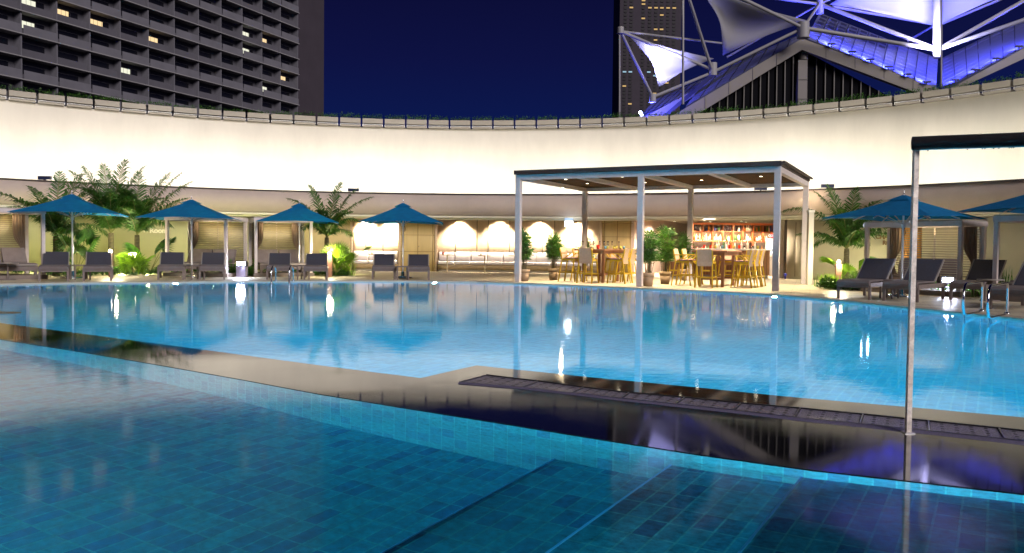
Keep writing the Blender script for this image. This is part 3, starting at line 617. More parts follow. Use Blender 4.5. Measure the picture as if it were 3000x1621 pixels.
# local front is -y; a chair at the near end (v<0) faces +PB -> rotate pi
put_chair(T1,.02,-1.15,PI,'yellow bar chair at the near end of the left table, back to the pool')
put_chair(T1,-.82,-.55,PI/2,'yellow bar chair at the left side of the left table, nearer the pool')
put_chair(T1,-.82,.45,PI/2,'yellow bar chair at the left side of the left table, farther from the pool')
put_chair(T1,.85,-.75,-PI/2,'yellow bar chair at the right side of the left table, nearest the pool')
put_chair(T1,.85,-.08,-PI/2,'middle yellow bar chair at the right side of the left table')
put_chair(T1,.85,.62,-PI/2,'yellow bar chair at the right side of the left table, farthest from the pool')
put_chair(T1,0,1.2,0,'yellow bar chair at the far end of the left table, facing the pool')
put_chair(T2,-.02,-1.18,PI,'yellow bar chair at the near end of the right table, back to the pool')
put_chair(T2,-.86,-.42,PI/2,'yellow bar chair at the left side of the right table, nearer the pool')
put_chair(T2,-.84,.42,PI/2,'yellow bar chair at the left side of the right table, farther from the pool')
put_chair(T2,.86,-.62,-PI/2,'yellow bar chair at the right side of the right table, nearest the pool')
put_chair(T2,.9,.05,-PI/2,'middle yellow bar chair at the right side of the right table')
put_chair(T2,.92,.68,-PI/2,'yellow bar chair at the right side of the right table, farthest from the pool')
put_chair(T2,.05,1.2,0,'yellow bar chair at the far end of the right table, facing the pool')
for i,(x,y,lab) in enumerate(((6.0,30.2,'yellow bar chair at the left end of the bar counter behind the potted palms'),(7.2,30.15,'yellow bar chair at the counter behind the right table, left one'),(8.0,30.1,'yellow bar chair at the counter behind the right table, middle one'),(8.75,30.05,'yellow bar chair at the right end of the bar counter'))):
    dup(ch0,(x,y,.022),PI,lab,'yellow bar chairs under the pergola')
# glasses on the left table
k=0
for i,(u,v) in enumerate([(-.35,-.7),(-.3,-.2),(-.1,-.45),(.12,-.1),(.3,-.55),(.32,.1),(.1,.35),(-.25,.5),(.35,.65),(-.1,.8)]):
    p=T1+PA*u+PB*v; tumbler((p.x,p.y,1.064),M_glass,'clear stemmed glass on the left bar table',1.0,'stemmed glasses on the left table','flute')
for i,(px,c_,lab) in enumerate([(1752,'red','short red glass at the left of the left bar table'),(1774,'blue','short blue glass nearest the red glass on the left bar table'),(1779,'yellow','yellow glass beside the blue one on the left bar table'),(1798,'yellow','yellow glass in the middle of the left bar table'),(1806,'yellow','second yellow glass from the right on the left bar table'),(1818,'yellow','rightmost yellow glass on the left bar table'),(1828,'blue','short blue glass at the right of the left bar table')]):
    p=at(px,728,25.5+.12*i); tumbler((p.x,p.y,1.064),GL[c_],lab,1.25 if c_=='red' else 1.0,'coloured glasses on the left table')
# ------------------------------------------------------------------ potted lady palms
def lady_palm(loc,h,label,seed,lime=False):
    r=random.Random(seed); t=thing('potted_palm',label,'potted plant',(loc.x,loc.y,.022))
    m=MB(); m.lathe([(0,0),(.125,0),(.165,.26),(0,.26)],20); m.build('pot',M_potd,t)
    m=MB(); m.lathe([(.163,.262),(.168,.262),(.188,.385),(.165,.385),(.16,.35),(0,.35)],20); pr_=m.build('pot_rim',M_pot,t)
    st=MB(); lf=MB()
    for k in range(17):
        a=r.uniform(0,2*PI); rr=r.uniform(.02,.10); hh=r.uniform(.45,1)*h; lx=r.uniform(.0,.16)
        b=Vector((rr*math.cos(a),rr*math.sin(a),.33)); tp=Vector(((rr+lx)*math.cos(a),(rr+lx)*math.sin(a),.33+hh)); st.tube([b,b.lerp(tp,.5)+Vector((0,0,.02)),tp],[.009,.008,.006],5)
        nl=max(3,int(hh*7.5))
        for j in range(nl):
            f=.3+.7*(j+1)/nl; c=b.lerp(tp,f); az=r.uniform(0,2*PI); el=r.uniform(.3,1.25) if f<.9 else r.uniform(.9,1.5)
            d_=Vector((math.cos(az)*math.cos(el),math.sin(az)*math.cos(el),math.sin(el))); pe=c+d_*r.uniform(.06,.15)
            st.tube([c,pe],.0035,4,False)
            side=d_.cross(Vector((0,0,1))).normalized(); up=side.cross(d_)
            nb=r.randint(6,8)
            for q in range(nb):
                an_=(q-(nb-1)/2)*R_(26); dd=(d_*math.cos(an_)+side*math.sin(an_)+up*.15).normalized(); L=r.uniform(.22,.33); w_=r.uniform(.014,.020)
                sd_=dd.cross(up).normalized()*w_; tip=pe+dd*L+Vector((0,0,-L*.22)); mid=pe+dd*L*.5+Vector((0,0,-L*.05))
                lf.add([pe,mid+sd_,tip,mid-sd_],[(0,1,2,3)])
    st.build('stem',M_trunk,t); lf.build('foliage',M_leafl if lime else M_leafd,t)
    return t
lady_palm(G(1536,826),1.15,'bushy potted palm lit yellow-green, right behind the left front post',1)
lady_palm(G(1621,823),1.05,'potted palm standing alone before the bench, second from the left',2)
lady_palm(G(1898,841),1.10,'potted palm right behind the middle front post of the pergola',3)
lady_palm(G(1948,835),1.20,'tallest potted palm, right of the middle front post',4)
lady_palm(G(2008,824),1.10,'potted palm half hidden behind the chairs left of the bar',5)
lady_palm(G(1712,812),.95,'potted palm behind the left bar table',6)
# ------------------------------------------------------------------ round cafe tables before the bench
def cafe(px,py,label):
    p=G(px,py); t=thing('cafe_table',label,'table',(p.x,p.y,.022),0,'small round tables before the bench')
    m=MB(); m.lathe([(0,.70),(.26,.70),(.27,.715),(.26,.73),(0,.73)],24); m.build('tabletop',mat('pale_laminate',(.7,.5,.3),.4),t)
    m=MB(); m.tube([(0,0,.02),(0,0,.70)],.03,10); m.build('column',mat('cream_steel',(.65,.55,.35),.4),t)
    m=MB(); m.box(-.2,.2,-.02,.02,0,.02); m.box(-.02,.02,-.2,.2,.0205,.035); m.build('foot',MATS['cream_steel'],t); return p
p=cafe(1310,800,'round cafe table with a red glass, left in the wide alcove'); tumbler((p.x-.17,p.y,.752),GL['red'],'red glass on the left cafe table in the wide alcove',1.1)
p=cafe(1420,803,'round cafe table in the middle of the open bench'); tumbler((p.x-.15,p.y,.752),GL['yellow'],'yellow glass on the cafe table in the middle of the open bench',.9)
p=cafe(1097,799,'round cafe table in the narrow alcove behind the loungers'); tumbler((p.x-.1,p.y,.752),GL['yellow'],'yellow glass on the cafe table in the narrow alcove',.9)
cafe(1508,803,'round cafe table mostly hidden behind the left front post')
# ------------------------------------------------------------------ umbrellas
def umbrella(p,rz,label,side=2.6,h=2.6,eave=1.98):
    t=thing('umbrella',label,'umbrella',(p.x,p.y,.022),rz,'blue pool umbrellas')
    s=side/2; m=MB(); n=6
    R=[(0,0,h-.10)]
    # canopy: square pyramid with sagging panels, thickness by second sheet
    def surf(off):
        vs=[]; 
        for i in range(n+1):
            f=i/n; z=(h-.09)-(h-.09-eave)*f+off
            for k in range(16):
                ang=k/16*8; e_=int(ang//2); fr_=(ang%2)/2
                cs=[(-1,-1),(1,-1),(1,1),(-1,1)]; a=Vector(cs[e_]); b=Vector(cs[(e_+1)%4]); q=a.lerp(b,fr_)*s*f
                sag=-.035*math.sin(PI*f)+.05*f*(1-abs((fr_*2)%1-.0)*0)*(0 if fr_==0 else .9-abs(fr_-.5)*1.8)
                vs.append((q.x,q.y,z+sag*.8))
        return vs
    v1=surf(0); fs=[(i*16+k,i*16+(k+1)%16,(i+1)*16+(k+1)%16,(i+1)*16+k) for i in range(n) for k in range(16)]
    m.add(v1,fs); cn_=m.build('canopy',M_canvas,t); so_=cn_.modifiers.new('cloth','SOLIDIFY'); so_.thickness=.006
    m=MB(); 
    vs=[(x*.27,y*.27,h-.178) for x,y in ((-1,-1),(1,-1),(1,1),(-1,1))]+[(x*.03,y*.03,h-.055) for x,y in ((-1,-1),(1,-1),(1,1),(-1,1))]
    m.add(vs,[(0,1,5,4),(1,2,6,5),(2,3,7,6),(3,0,4,7),(4,5,6,7)]); m.build('vent_cap',M_canvas,t)
    for k in range(8):
        a=k*PI/4; f=(1.0 if k%2==0 else math.sqrt(2)); e_=Vector((math.cos(a)*s*f,math.sin(a)*s*f,eave-.02+ (.03 if k%2==0 else 0)))
        m=MB(); m.bar((0,0,h-.16),e_*.985,.018,.022); m.bar((0,0,h-.75),Vector((e_.x*.5,e_.y*.5,(h-.16+eave)/2-.02)),.014,.014); m.build('rib',M_alu,t)
    m=MB(); m.tube([(0,0,.05),(0,0,h-.04)],.024,12); m.tube([(0,0,h-.82),(0,0,h-.74)],.045,12); m.tube([(0,0,.88),(0,0,1.0)],.032,12); m.build('pole',mat('silver_pole',(.82,.82,.82),.3,.45),t)
    m=MB(); m.lathe([(.012,h-.04),(.02,h-.01),(.008,h+.02),(.006,h+.07),(0,h+.08)],8); m.build('finial',M_chrome,t)
    m=MB(); m.tube([(.04,0,h-.75),(.09,-.02,h-.95),(.05,0,h-1.0),(.04,0,h-.8)],.008,6,False); m.build('cord',M_black,t)
    m=MB(); m.lathe([(0,0),(.34,0),(.34,.03),(.30,.05),(.06,.07),(.05,.22),(0,.22)],20); m.build('base',M_chrome,t)
    return t
umbrella(G(213,818),R_(15),'blue umbrella leftmost in the picture, before the palms',2.65,2.55,1.90)
umbrella(G(562,815),R_(7),'blue umbrella between the left palms and the flood light, second from the left',2.6,2.52,1.84)
umbrella(G(877,811),R_(11),'blue umbrella in front of the middle cabana with the pool ladder',2.6,2.54,1.82)
umbrella(G(1180,817),R_(3),'blue umbrella standing alone between two loungers before the lit alcoves',2.6,2.55,1.83)
umbrella(G(2640,873),R_(36),'large-looking blue umbrella behind the steel pole at the right',2.6,2.45,1.84)
umbrella(Vector((12.0,18.2)),R_(20),'blue umbrella cut off by the right edge of the picture',2.7,2.65,2.0)
# ------------------------------------------------------------------ loungers
def lounger(label,back=28):
    t=thing('sun_lounger',label,'sun lounger')          # foot at y=0 (towards pool), head at +y
    W=.35; SE=.40
    m=MB(); P=[(0,SE-.10),(-.01,SE-.02),(.03,SE+.02),(.10,SE+.03),(1.2,SE+.03),(1.2,SE-.0),(.10,SE-.005),(.05,SE-.1)]
    vs=[(x,y,z) for x in (-W,W) for y,z in P]; n=8
    m.add(vs,[tuple(range(n)),tuple(reversed(range(n,2*n)))]+[(i,i+n,(i+1)%n+n,(i+1)%n) for i in range(n)]); m.build('seat',M_cush,t,bevel=.008)
    m=MB(); m.box(-W-.02,-W+.02-.001,.04,1.95,SE-.12,SE-.03); m.box(W-.019,W+.02,.04,1.95,SE-.12,SE-.03); m.box(-W+.02,W-.02,.02,.06,SE-.14,SE-.06); m.box(-W+.02,W-.02,1.90,1.94,SE-.11,SE-.04); m.build('frame',M_teak,t)
    for sx_ in (-1,1):
        for y in (.05,1.75): m=MB(); m.box(sx_*(W-.01)-.028,sx_*(W-.01)+.028,y,y+.055,0,SE-.121); m.build('leg',M_teak,t,bevel=.004)
    a=R_(back); L=.76; c=Vector((0,1.2,SE+.01)); d_=Vector((0,math.cos(a),math.sin(a))); nn=Vector((0,-math.sin(a),math.cos(a)))
    m=MB(); vs=[Vector((x,0,0))+c+d_*l_+nn*h_ for x in (-W+.03,W-.03) for l_,h_ in ((0,0),(L,0),(L,.035),(0,.035))]
    m.add(vs,[(0,1,2,3),(7,6,5,4),(0,4,5,1),(1,5,6,2),(2,6,7,3),(3,7,4,0)]); bk_=m.build('backrest',M_sling,t,bevel=.01)
    for sx_ in (-1,1): m=MB(); x=sx_*(W-.012); m.bar(Vector((x,0,.012))+c,Vector((x,0,.0))+c+d_*(L+.01)+nn*.012,.026,.035); m.build('back_frame',M_rail,bk_)
    m=MB(); m.bar(Vector((-W+.05,0,0))+c+d_*.5,Vector((-W+.05,1.72,SE-.06)),.018,.018); m.bar(Vector((W-.05,0,0))+c+d_*.5,Vector((W-.05,1.72,SE-.06)),.018,.018); m.build('prop',M_teak,t)
    return t
L0=None
def put_lounger(pl,pr,label,back=28,grp='sun loungers along the far pool edge',rz=None,pos=None):
    global L0
    if pos is None:
        a,b=G(*pl),G(*pr); c=(a+b)/2; rz=math.atan2(-c.x,c.y)*.93
    else: c=Vector((*pos,0))
    if L0 is None or back!=28:
        t=lounger(label,back)
        t.location=(c.x,c.y,.022); t.rotation_euler=(0,0,rz); t['group']=grp
        if back==28: L0=t
        return t
    return dup(L0,(c.x,c.y,.022),rz,label,grp)
put_lounger((122,828),(192,827),'charcoal sun lounger left of the first umbrella pole')
put_lounger((252,827),(318,826),'charcoal sun lounger right of the first umbrella, beside the lamp post')
put_lounger((468,824),(532,822),'charcoal sun lounger left of the second umbrella pole')
put_lounger((590,823),(652,822),'charcoal sun lounger right of the second umbrella, beside the flood light')
put_lounger((788,822),(845,822),'charcoal sun lounger behind the pool ladder, left of the third umbrella pole')
put_lounger((897,822),(953,823),'charcoal sun lounger right of the third umbrella, beside the lamp post')
put_lounger((1097,821),(1150,822),'charcoal sun lounger left of the fourth umbrella, before the narrow alcove')
put_lounger((1197,823),(1252,823),'charcoal sun lounger right of the fourth umbrella')
# right-hand loungers point back to the right
def face(p,q): return math.atan2(q[1]-p[1],q[0]-p[0])
put_lounger(None,None,'taupe sun lounger left of the right umbrella pole, its back raised',38,'sun loungers on the right deck',R_(-42),(7.55,18.1))
put_lounger(None,None,'taupe sun lounger right behind the tall steel pole, below the right umbrella',50,'sun loungers on the right deck',R_(-38),(8.55,17.55)) if False else None
t50=[o for o in COL.objects if o.get('label','').startswith('taupe sun lounger left')][0]
dup(t50,(8.28,17.45,.022),R_(-44),'taupe sun lounger right of the right umbrella pole, behind the tall steel pole','sun loungers on the right deck')
dup(t50,(10.05,18.05,.022),R_(-44),'taupe sun lounger partly hidden behind the flood light box','sun loungers on the right deck')
dup(t50,(9.25,15.2,.022),R_(-50),'taupe sun lounger at the right edge behind the pool handrails','sun loungers on the right deck')
def side_table(a,b,label):
    A,B=G(*a),G(*b); c=(A+B)/2; rz=math.atan2(B.y-A.y,B.x-A.x); w_=(B-A).length
    t=thing('side_table',label,'side table',(c.x,c.y+.25,.022),rz,'low side tables between loungers')
    m=MB(); m.box(-w_/2,w_/2,-.22,.22,.40,.43); m.build('tabletop',M_teak,t,bevel=.004)
    for sx_ in (-1,1):
        for sy in (-1,1): m=MB(); m.box(sx_*(w_/2-.02)-.018,sx_*(w_/2-.02)+.018,sy*.2-.018,sy*.2+.018,0,.399); m.build('leg',M_teak,t)
side_table((197,824),(246,823),'low side table under the first umbrella')
side_table((540,823),(581,822),'low side table under the second umbrella')
side_table((853,823),(890,822),'low side table under the third umbrella')
side_table((1157,823),(1193,823),'low side table under the fourth umbrella')
side_table((2600,878),(2640,880),'low side table under the right umbrella')
# ------------------------------------------------------------------ cabanas
def curtain(mb,p,w_,h,dirx,pinch=.45,n=22,side=1):
    # gathered curtain hanging from p (top), width w_ along dirx, pinched at 45% height
    rows=12; d_=Vector(dirx).normalized(); nn=Vector((-d_.y,d_.x,0)); vs=[]
    for j in range(rows+1):
        f=j/rows; wid=w_*(1-.62*math.exp(-((f-.62)/.16)**2)-(.15 if f>.7 else 0))
        for i in range(n+1):
            u=i/n; q=Vector(p)+d_*(side*u*wid)+nn*(.035*math.sin(u*PI*9)*(.5+.5*wid/w_))+Vector((0,0,-h*f)); vs.append(q)
    mb.add(vs,[(j*(n+1)+i,j*(n+1)+i+1,(j+1)*(n+1)+i+1,(j+1)*(n+1)+i) for j in range(rows) for i in range(n)],smooth=True)
def cabana(pa,pb,depth,h,label,curt=(1,1),lit=26,bed=True,louv=(0,1),bedlabel=None,tilt=66):
    A=Vector(pa); B=Vector(pb); rz=math.atan2(B.y-A.y,B.x-A.x); W=(B-A).length
    t=thing('cabana',label,'cabana',(A.x,A.y,.022),rz,'cabanas around the pool')
    for (x,y) in ((0,0),(W-.09,0),(0,depth-.09),(W-.09,depth-.09)):
        m=MB(); m.box(x,x+.09,y,y+.09,.122,h-.101); m.build('post',M_post,t)
    m=MB(); m.box(-.02,W+.02,-.02,.11,h-.10,h+.02); m.box(-.02,W+.02,depth-.11,depth+.02,h-.1,h+.02); m.box(-.02,.1,.112,depth-.112,h-.1,h+.02); m.box(W-.1,W+.02,.112,depth-.112,h-.1,h+.02); m.build('roof_beam',M_post,t)
    m=MB(); m.box(.0,W,.0,depth,h+.022,h+.05); m.build('roof',mat('cabana_canvas',(.45,.4,.33),.9,var=.05),t)
    m=MB(); m.box(-.04,W+.04,-.06,depth+.05,0,.12); m.build('platform',mat('grey_platform',(.22,.18,.15),.7,var=.1,vs_=3),t)
    m=MB(); x0=W*louv[0]+.12; x1=W*louv[1]-.12; nz=int((h-.55)/.062)
    for k in range(nz):
        z=h-.16-k*.062; M_=Matrix.Translation((0,depth-.06,z))@Matrix.Rotation(R_(tilt),4,'X'); m.box(x0,x1,-.027,.027,-.004,.004,M_)
    m.build('louver_screen',M_louv,t)
    for f in (.0,.5,1): m=MB(); x=x0+(x1-x0)*f; m.box(x-.02,x+.02,depth-.035,depth-.015,.3,h-.11); m.build('screen_frame',M_post,t)
    if curt[0]: m=MB(); curtain(m,(.13,depth*.85,h-.1),.34,h-.3,(1,0,0)); m.build('curtain',M_curt,t)
    if curt[1]: m=MB(); curtain(m,(W-.13,depth*.85,h-.1),.34,h-.3,(-1,0,0)); m.build('curtain',M_curt,t)
    m=MB(); m.box(W*.3,W*.7,depth*.70,depth*.76,h-.03,h-.01); m.build('light_strip',emitmat('cabana_strip',(1,.75,.4),2),t)
    M_=Matrix.Translation((A.x,A.y,0))@Matrix.Rotation(rz,4,'Z'); q=M_@Vector((W/2,depth*.72,h-.1)); q2=M_@Vector((W/2,depth*.9,1.0))
    lamp('AREA',q,lit*.32,(1,.76,.42),W*.6,q2,90,sizey=.1)
    if bed:
        b=thing('daybed',bedlabel,'daybed',M_@Vector((W*.5,0.10,.142)),rz,'daybeds in the cabanas'); bw=W*.40
        m=MB(); m.box(-bw,bw,.0,.9,.12,.26); m.build('frame',M_teak,b)
        m=MB(); m.box(-bw+.02,bw-.02,.0,.95,.262,.34); m.build('mattress',M_cush,b,bevel=.02)
        m=MB(); m.box(-bw,bw,-.04,-.005,.27,.31); m.build('front_rail',M_rail,b)
        for s_ in (-1,1):
            m=MB(); M2=Matrix.Translation((0,.80,.34))@Matrix.Rotation(R_(-28),4,'X'); xa,xb=((-bw+.02,-.02) if s_<0 else (.02,bw-.02)); m.box(xa,xb,0,.10,0,.50,M2); m.build('back_cushion',M_cush,b,bevel=.02)
        for s_ in (-1,1):
            m=MB(); m.box(s_*(bw-.05)-.04,s_*(bw-.05)+.04,.02,.10,0,.118); m.build('leg',M_teak,b)
    return t
def gz(x,y): return G(x,y).xy
B2=gz(664,815); A2=gz(484,812)
cabana(gz(-62,824),gz(134,820),1.5,1.98,'taupe cabana with daybed at the left edge of the picture',(0,1),20,bedlabel='wide grey daybed in the cabana at the left edge')
cabana(A2,B2,1.5,1.92,'taupe cabana behind the second umbrella, louvred screen at its back',(1,0),22,bedlabel='grey daybed in the cabana behind the second umbrella')
cabana(gz(746,813),gz(916,812),1.5,1.93,'taupe cabana behind the third umbrella, between flood light and palm',(1,1),26,bedlabel='grey daybed in the cabana behind the third umbrella')
cabana(gz(2529,856),gz(2812,873),1.05,1.80,'taupe cabana behind the right umbrella with brown curtains',(1,1),40,bed=False,tilt=12)
cabana((10.75,18.3),(12.6,15.9),2.0,1.86,'taupe cabana at the right edge with brown curtain and daybed',(1,1),40,tilt=12,bedlabel='grey daybed in the cabana at the right edge')
# daybed inside right cabana seen behind the loungers
b=thing('daybed','grey daybed in the cabana behind the right umbrella','daybed',(*gz(2690,862),.142),R_(-35),'daybeds in the cabanas')
m=MB(); m.box(-.75,.75,.6,1.5,.12,.26); m.build('frame',M_teak,b); m=MB(); m.box(-.73,.73,.6,1.5,.262,.34); m.build('mattress',M_cush,b,bevel=.02)
m=MB(); M2=Matrix.Translation((0,1.35,.34))@Matrix.Rotation(R_(-28),4,'X'); m.box(-.73,.73,0,.1,0,.5,M2); m.build('back_cushion',M_cush,b,bevel=.02)
for s_ in (-1,1):
    m=MB(); m.box(s_*.7-.04,s_*.7+.04,.62,.70,0,.118); m.build('leg',M_teak,b)
# orange timber door behind right louvres
m=MB(); a0=math.degrees(math.atan2(*(fpos(2700,BR)-FC).yx)); a1=math.degrees(math.atan2(*(fpos(2640,BR)-FC).yx)); arc(m,FC,BR-.03,BR-.01,a0,a1,0.03,2.1,.5); b=m.build('changing_room_door',mat('orange_timber',(.62,.28,.06),.5,var=.15,vs_=4)); tag(b,'orange timber door glimpsed through the louvres behind the right umbrella','door')
# round side tables at cabanas
for (pp_,lab) in ((G(23,823),'small round table before the daybed at the left edge'),(G(2900,885),'small round table beside the daybed behind the pool handrails')):
    t=thing('round_table',lab,'table',(pp_.x,pp_.y,.022)); m=MB(); m.lathe([(0,.46),(.27,.46),(.27,.48),(0,.48)],24); m.build('tabletop',M_rail,t); m=MB(); m.tube([(0,0,.02),(0,0,.46)],.022,8); m.build('column',M_teak,t); m=MB(); m.lathe([(0,0),(.2,0),(.2,.02),(0,.02)],20); m.build('foot',M_teak,t)
# ------------------------------------------------------------------ lamps
def post_lamp(px,py,top,label,wid=.10,en=60):
    p=G(px,py); t=thing('lamp_post',label,'lamp',(p.x,p.y,.022)); h=at(px,top,p.y).z-.02
    m=MB(); m.box(-wid/2,wid/2,-.05,.05,0,h-.07); m.build('post',M_bpost,t)
    m=MB(); m.lathe([(0,-.05),(.03,-.045),(.05,0),(.03,.045),(0,.05)],12,(0,-.02,h)); m.build('bulb',M_bulb,t)
    lamp('POINT',(p.x,p.y-.16,h+.02),en,(1,.84,.55),.06); lamp('POINT',(p.x,p.y+.35,h+.1),en*.7,(1,.86,.52),.05)
post_lamp(325,814,737,'wooden lamp post with glaring bulb between first umbrella and palms')
post_lamp(966,814,743,'wooden lamp post with glaring bulb beside the lime fan palm',.16)
post_lamp(2455,842,768,'wooden lamp post with glaring bulb below the right palm',.16)
def flood(px,py,top,label,en):
    p=G(px,py); t=thing('flood_light_box',label,'lamp',(p.x,p.y,.022)); h=at(px,top,p.y).z-.02
    m=MB(); m.box(-.15,.15,-.12,.12,0,h-.09); m.build('plinth',mat('grey_plinth',(.25,.22,.32),.5,var=.1,vs_=6),t)
    m=MB(); m.box(-.16,.16,-.10,.10,h-.088,h+.08); m.build('housing',M_black,t)
    for s_ in (-1,1): m=MB(); m.box(s_*.075-.055,s_*.075+.055,-.125,-.102,h-.055,h+.05); m.build('lens',M_cool,t)
    lamp('AREA',(p.x,p.y-.16,h),en,(.66,.74,1),.25,(p.x-.1*p.x,p.y-3,-.3))
flood(709,814,773,'blue-white flood light on a grey plinth between the second and third umbrellas',30)
flood(2769,862,820,'blue-white flood light on a grey plinth at the right deck',40)
# wall spot at far left and on right column
p=at(-6,577,28.3); t=thing('wall_spotlight','glaring spotlight on the fascia at the left edge','spotlight',p); m=MB(); m.lathe([(0,-.05),(.05,-.03),(.06,.03),(0,.05)],10); m.build('lens',M_bulb,t); m=MB(); m.tube([(0,.06,0),(0,.22,0)],.05,10); m.build('housing',M_black,t); lamp('POINT',p+Vector((0,-.25,0)),60,(1,.8,.5),.06)
cp_=G(2370,837); t=thing('column','slim cream column right of the pergola, below the spotlight','column',(cp_.x,cp_.y,.022)); m=MB(); m.box(-.08,.08,-.08,.08,0,2.25); m.build('shaft',M_facer,t,bevel=.005); m=MB(); m.box(-.1,.1,-.1,.1,2.252,2.32); m.build('capital',M_cornice,t)
p=at(2361,607,29.0); t=thing('wall_spotlight','small dark spotlight on the fascia above the slim cream column','spotlight',p); m=MB(); m.tube([(0,-.02,0),(-.03,.08,.10)],[.06,.05],10); m.build('housing',M_black,t); m=MB(); m.lathe([(0,-.03),(.03,-.015),(0,0)],10,(.0,-.05,-.04)); m.build('lens',M_bulb,t); lamp('SPOT',p+Vector((0,-.1,-.05)),70,(1,.8,.5),.04,(p.x,p.y-1.2,0),95,.7)
# cool-teal lamp beside the right palm
p=at(2541,661,24.5); t=thing('palm_lamp','small turquoise-white lamp in the fronds of the right palm','lamp',p); m=MB(); m.box(-.09,.09,-.03,.03,-.04,.04); m.build('lens',M_cool,t); m=MB(); m.box(-.1,.1,.032,.06,-.05,.05); m.build('housing',M_black,t); lamp('POINT',p+Vector((0,-.2,-.1)),10,(.4,.85,1),.05)
# roof-mounted floods on the annex
for i,(px,py) in enumerate(((133,528),(1035,563),(2420,551),(2225,558))):
    pf=fpos(px,FR+.2); t=thing('roof_floodlight','dark floodlight box on top of the fascia, %s'%['above the left cabana','right of the middle palm','right of the pergola roof','behind the pergola roof corner'][i],'floodlight',(pf.x,pf.y,FT+.06)); 
    m=MB(); m.box(-.22,.22,-.06,.06,.03,.15); m.build('housing',mat('navy_box',(.02,.03,.08),.4),t); m=MB(); m.box(-.03,.03,-.03,.03,0,.029); m.build('bracket',M_black,t)
# CCTV on the wall
p=at(2093,364,WC.y+33.5); t=thing('security_camera','small white security camera high on the cream wall','camera',p); m=MB(); m.box(-.3,.12,-.25,.0,-.02,.18); m.build('body',M_white,t); m=MB(); m.tube([(0,0,-.02),(-.1,.2,-.35)],.04,8); m.build('bracket',M_white,t)
# wall washers hidden on the annex roof
for i,a in enumerate([27,33.5,40,46.5,52.3,58,64,70,76,82,88,95,101,107.5,114,120.5,127,134,141]):
    s_=[1,1.0,1.25,1.1,1.7,1.2,1,1,.95,1,.95,1.15,1,1,1.05,1,.9,.9,.8][i]
    p=pol(WC,WR-9.5,a); q=pol(WC,WR,a); lamp('SPOT',(p.x,p.y,3.3),2150*s_*(1.7 if i%2 else .3),(1,.945,.82),.25,(q.x,q.y,5.6),80 if i%2 else 105,1.0)
# ------------------------------------------------------------------ planters on top of the wall
pr0=None
ang=22.0; step=2.38; cnt=0
rp_=random.Random(3)
def planter_foliage(seed):
    r=random.Random(seed); m=MB()
    for k in range(230):
        c=Vector((r.uniform(-.68,.68),r.uniform(-.2,.1),r.uniform(.52,.70)*(1 if r.random()<.8 else 1.18))); a=r.uniform(0,2*PI); d_=Vector((math.cos(a),math.sin(a)*.6,r.uniform(.2,1.2))).normalized()*r.uniform(.06,.13); s_=Vector((-d_.y,d_.x,0)).normalized()*.03
        m.add([c,c+d_*.5+s_,c+d_,c+d_*.5-s_],[(0,1,2,3)])
    return m
fol=[None]*5
while ang<150:
    p=pol(WC,WR-.12,ang); rz=R_(ang-90)
    if pr0 is None:
        t=thing('wall_planter','cream box planter with low greenery in the row along the wall top','planter',(p.x,p.y,WH),rz,'box planters along the wall top')
        m=MB(); m.box(-.70,.70,-.22,.3,.24,.56); m.build('trough',M_planter,t)
        m=MB(); m.box(-.70,.70,-.10,.25,.0,.13); m.build('skirt',M_planter,t)
        m=MB(); m.box(-.70,.70,-.18,-.16,.14,.16); m.box(-.70,-.68,-.18,-.16,.02,.14); m.box(.68,.70,-.18,-.16,.02,.14); m.build('rail',M_white,t)
        fo_=planter_foliage(1).build('foliage',M_leafm,t); fol[0]=fo_.data; pr0=t
        for k in range(1,5): oo=planter_foliage(k+5).build('foliage',M_leafm); fol[k]=oo.data; bpy.data.objects.remove(oo)
    else:
        t=dup(pr0,(p.x,p.y,WH),rz)
        for ch in t.children:
            if ch.name.startswith('foliage'): ch.data=fol[rp_.randrange(5)]; ch.scale=(1,1,rp_.uniform(.93,1.12))
    ang+=step; cnt+=1
# ------------------------------------------------------------------ palms
def frond(st,lf,o_,az,el,L,droop,wl,n=30,twist=0,r=rnd,w_=.025):
    pts=[]; p=Vector(o_); e_=el
    for i in range(n+1):
        pts.append(p.copy()); d_=Vector((math.cos(az)*math.cos(e_),math.sin(az)*math.cos(e_),math.sin(e_))); p=p+d_*L/n; e_-=droop/n*(.5+1.2*i/n)
    st.tube(pts,[.018*(1-.8*i/n)+.003 for i in range(n+1)],5,False)
    for i in range(3,n+1):
        f=i/n; d_=(pts[min(i+1,n)]-pts[i-1]).normalized(); sd_=Vector((math.sin(az),-math.cos(az),0)); up=sd_.cross(d_); ll=wl*(math.sin(PI*min(1,f*.85+.12))**.6)
        for s_ in (-1,1):
            for q in range(2):
                if r.random()<.04: continue
                b=pts[i].lerp(pts[i-1],q*.5); dd=(d_*(.45+.6*f)*r.uniform(.7,1.3)+sd_*s_*1.0+up*(.15+twist+r.uniform(-.2,.2))).normalized(); l2=ll*r.uniform(.75,1.25); m1=b+dd*l2*.55; t_=b+dd*l2+Vector((0,0,-l2*.45)); nn=dd.cross(up).normalized()*w_*(1-.4*f)
                lf.add([b-nn*.5,b+nn*.5,m1+nn,m1-nn],[(0,1,2,3)]); lf.add([m1-nn,m1+nn,t_],[(0,1,2)])
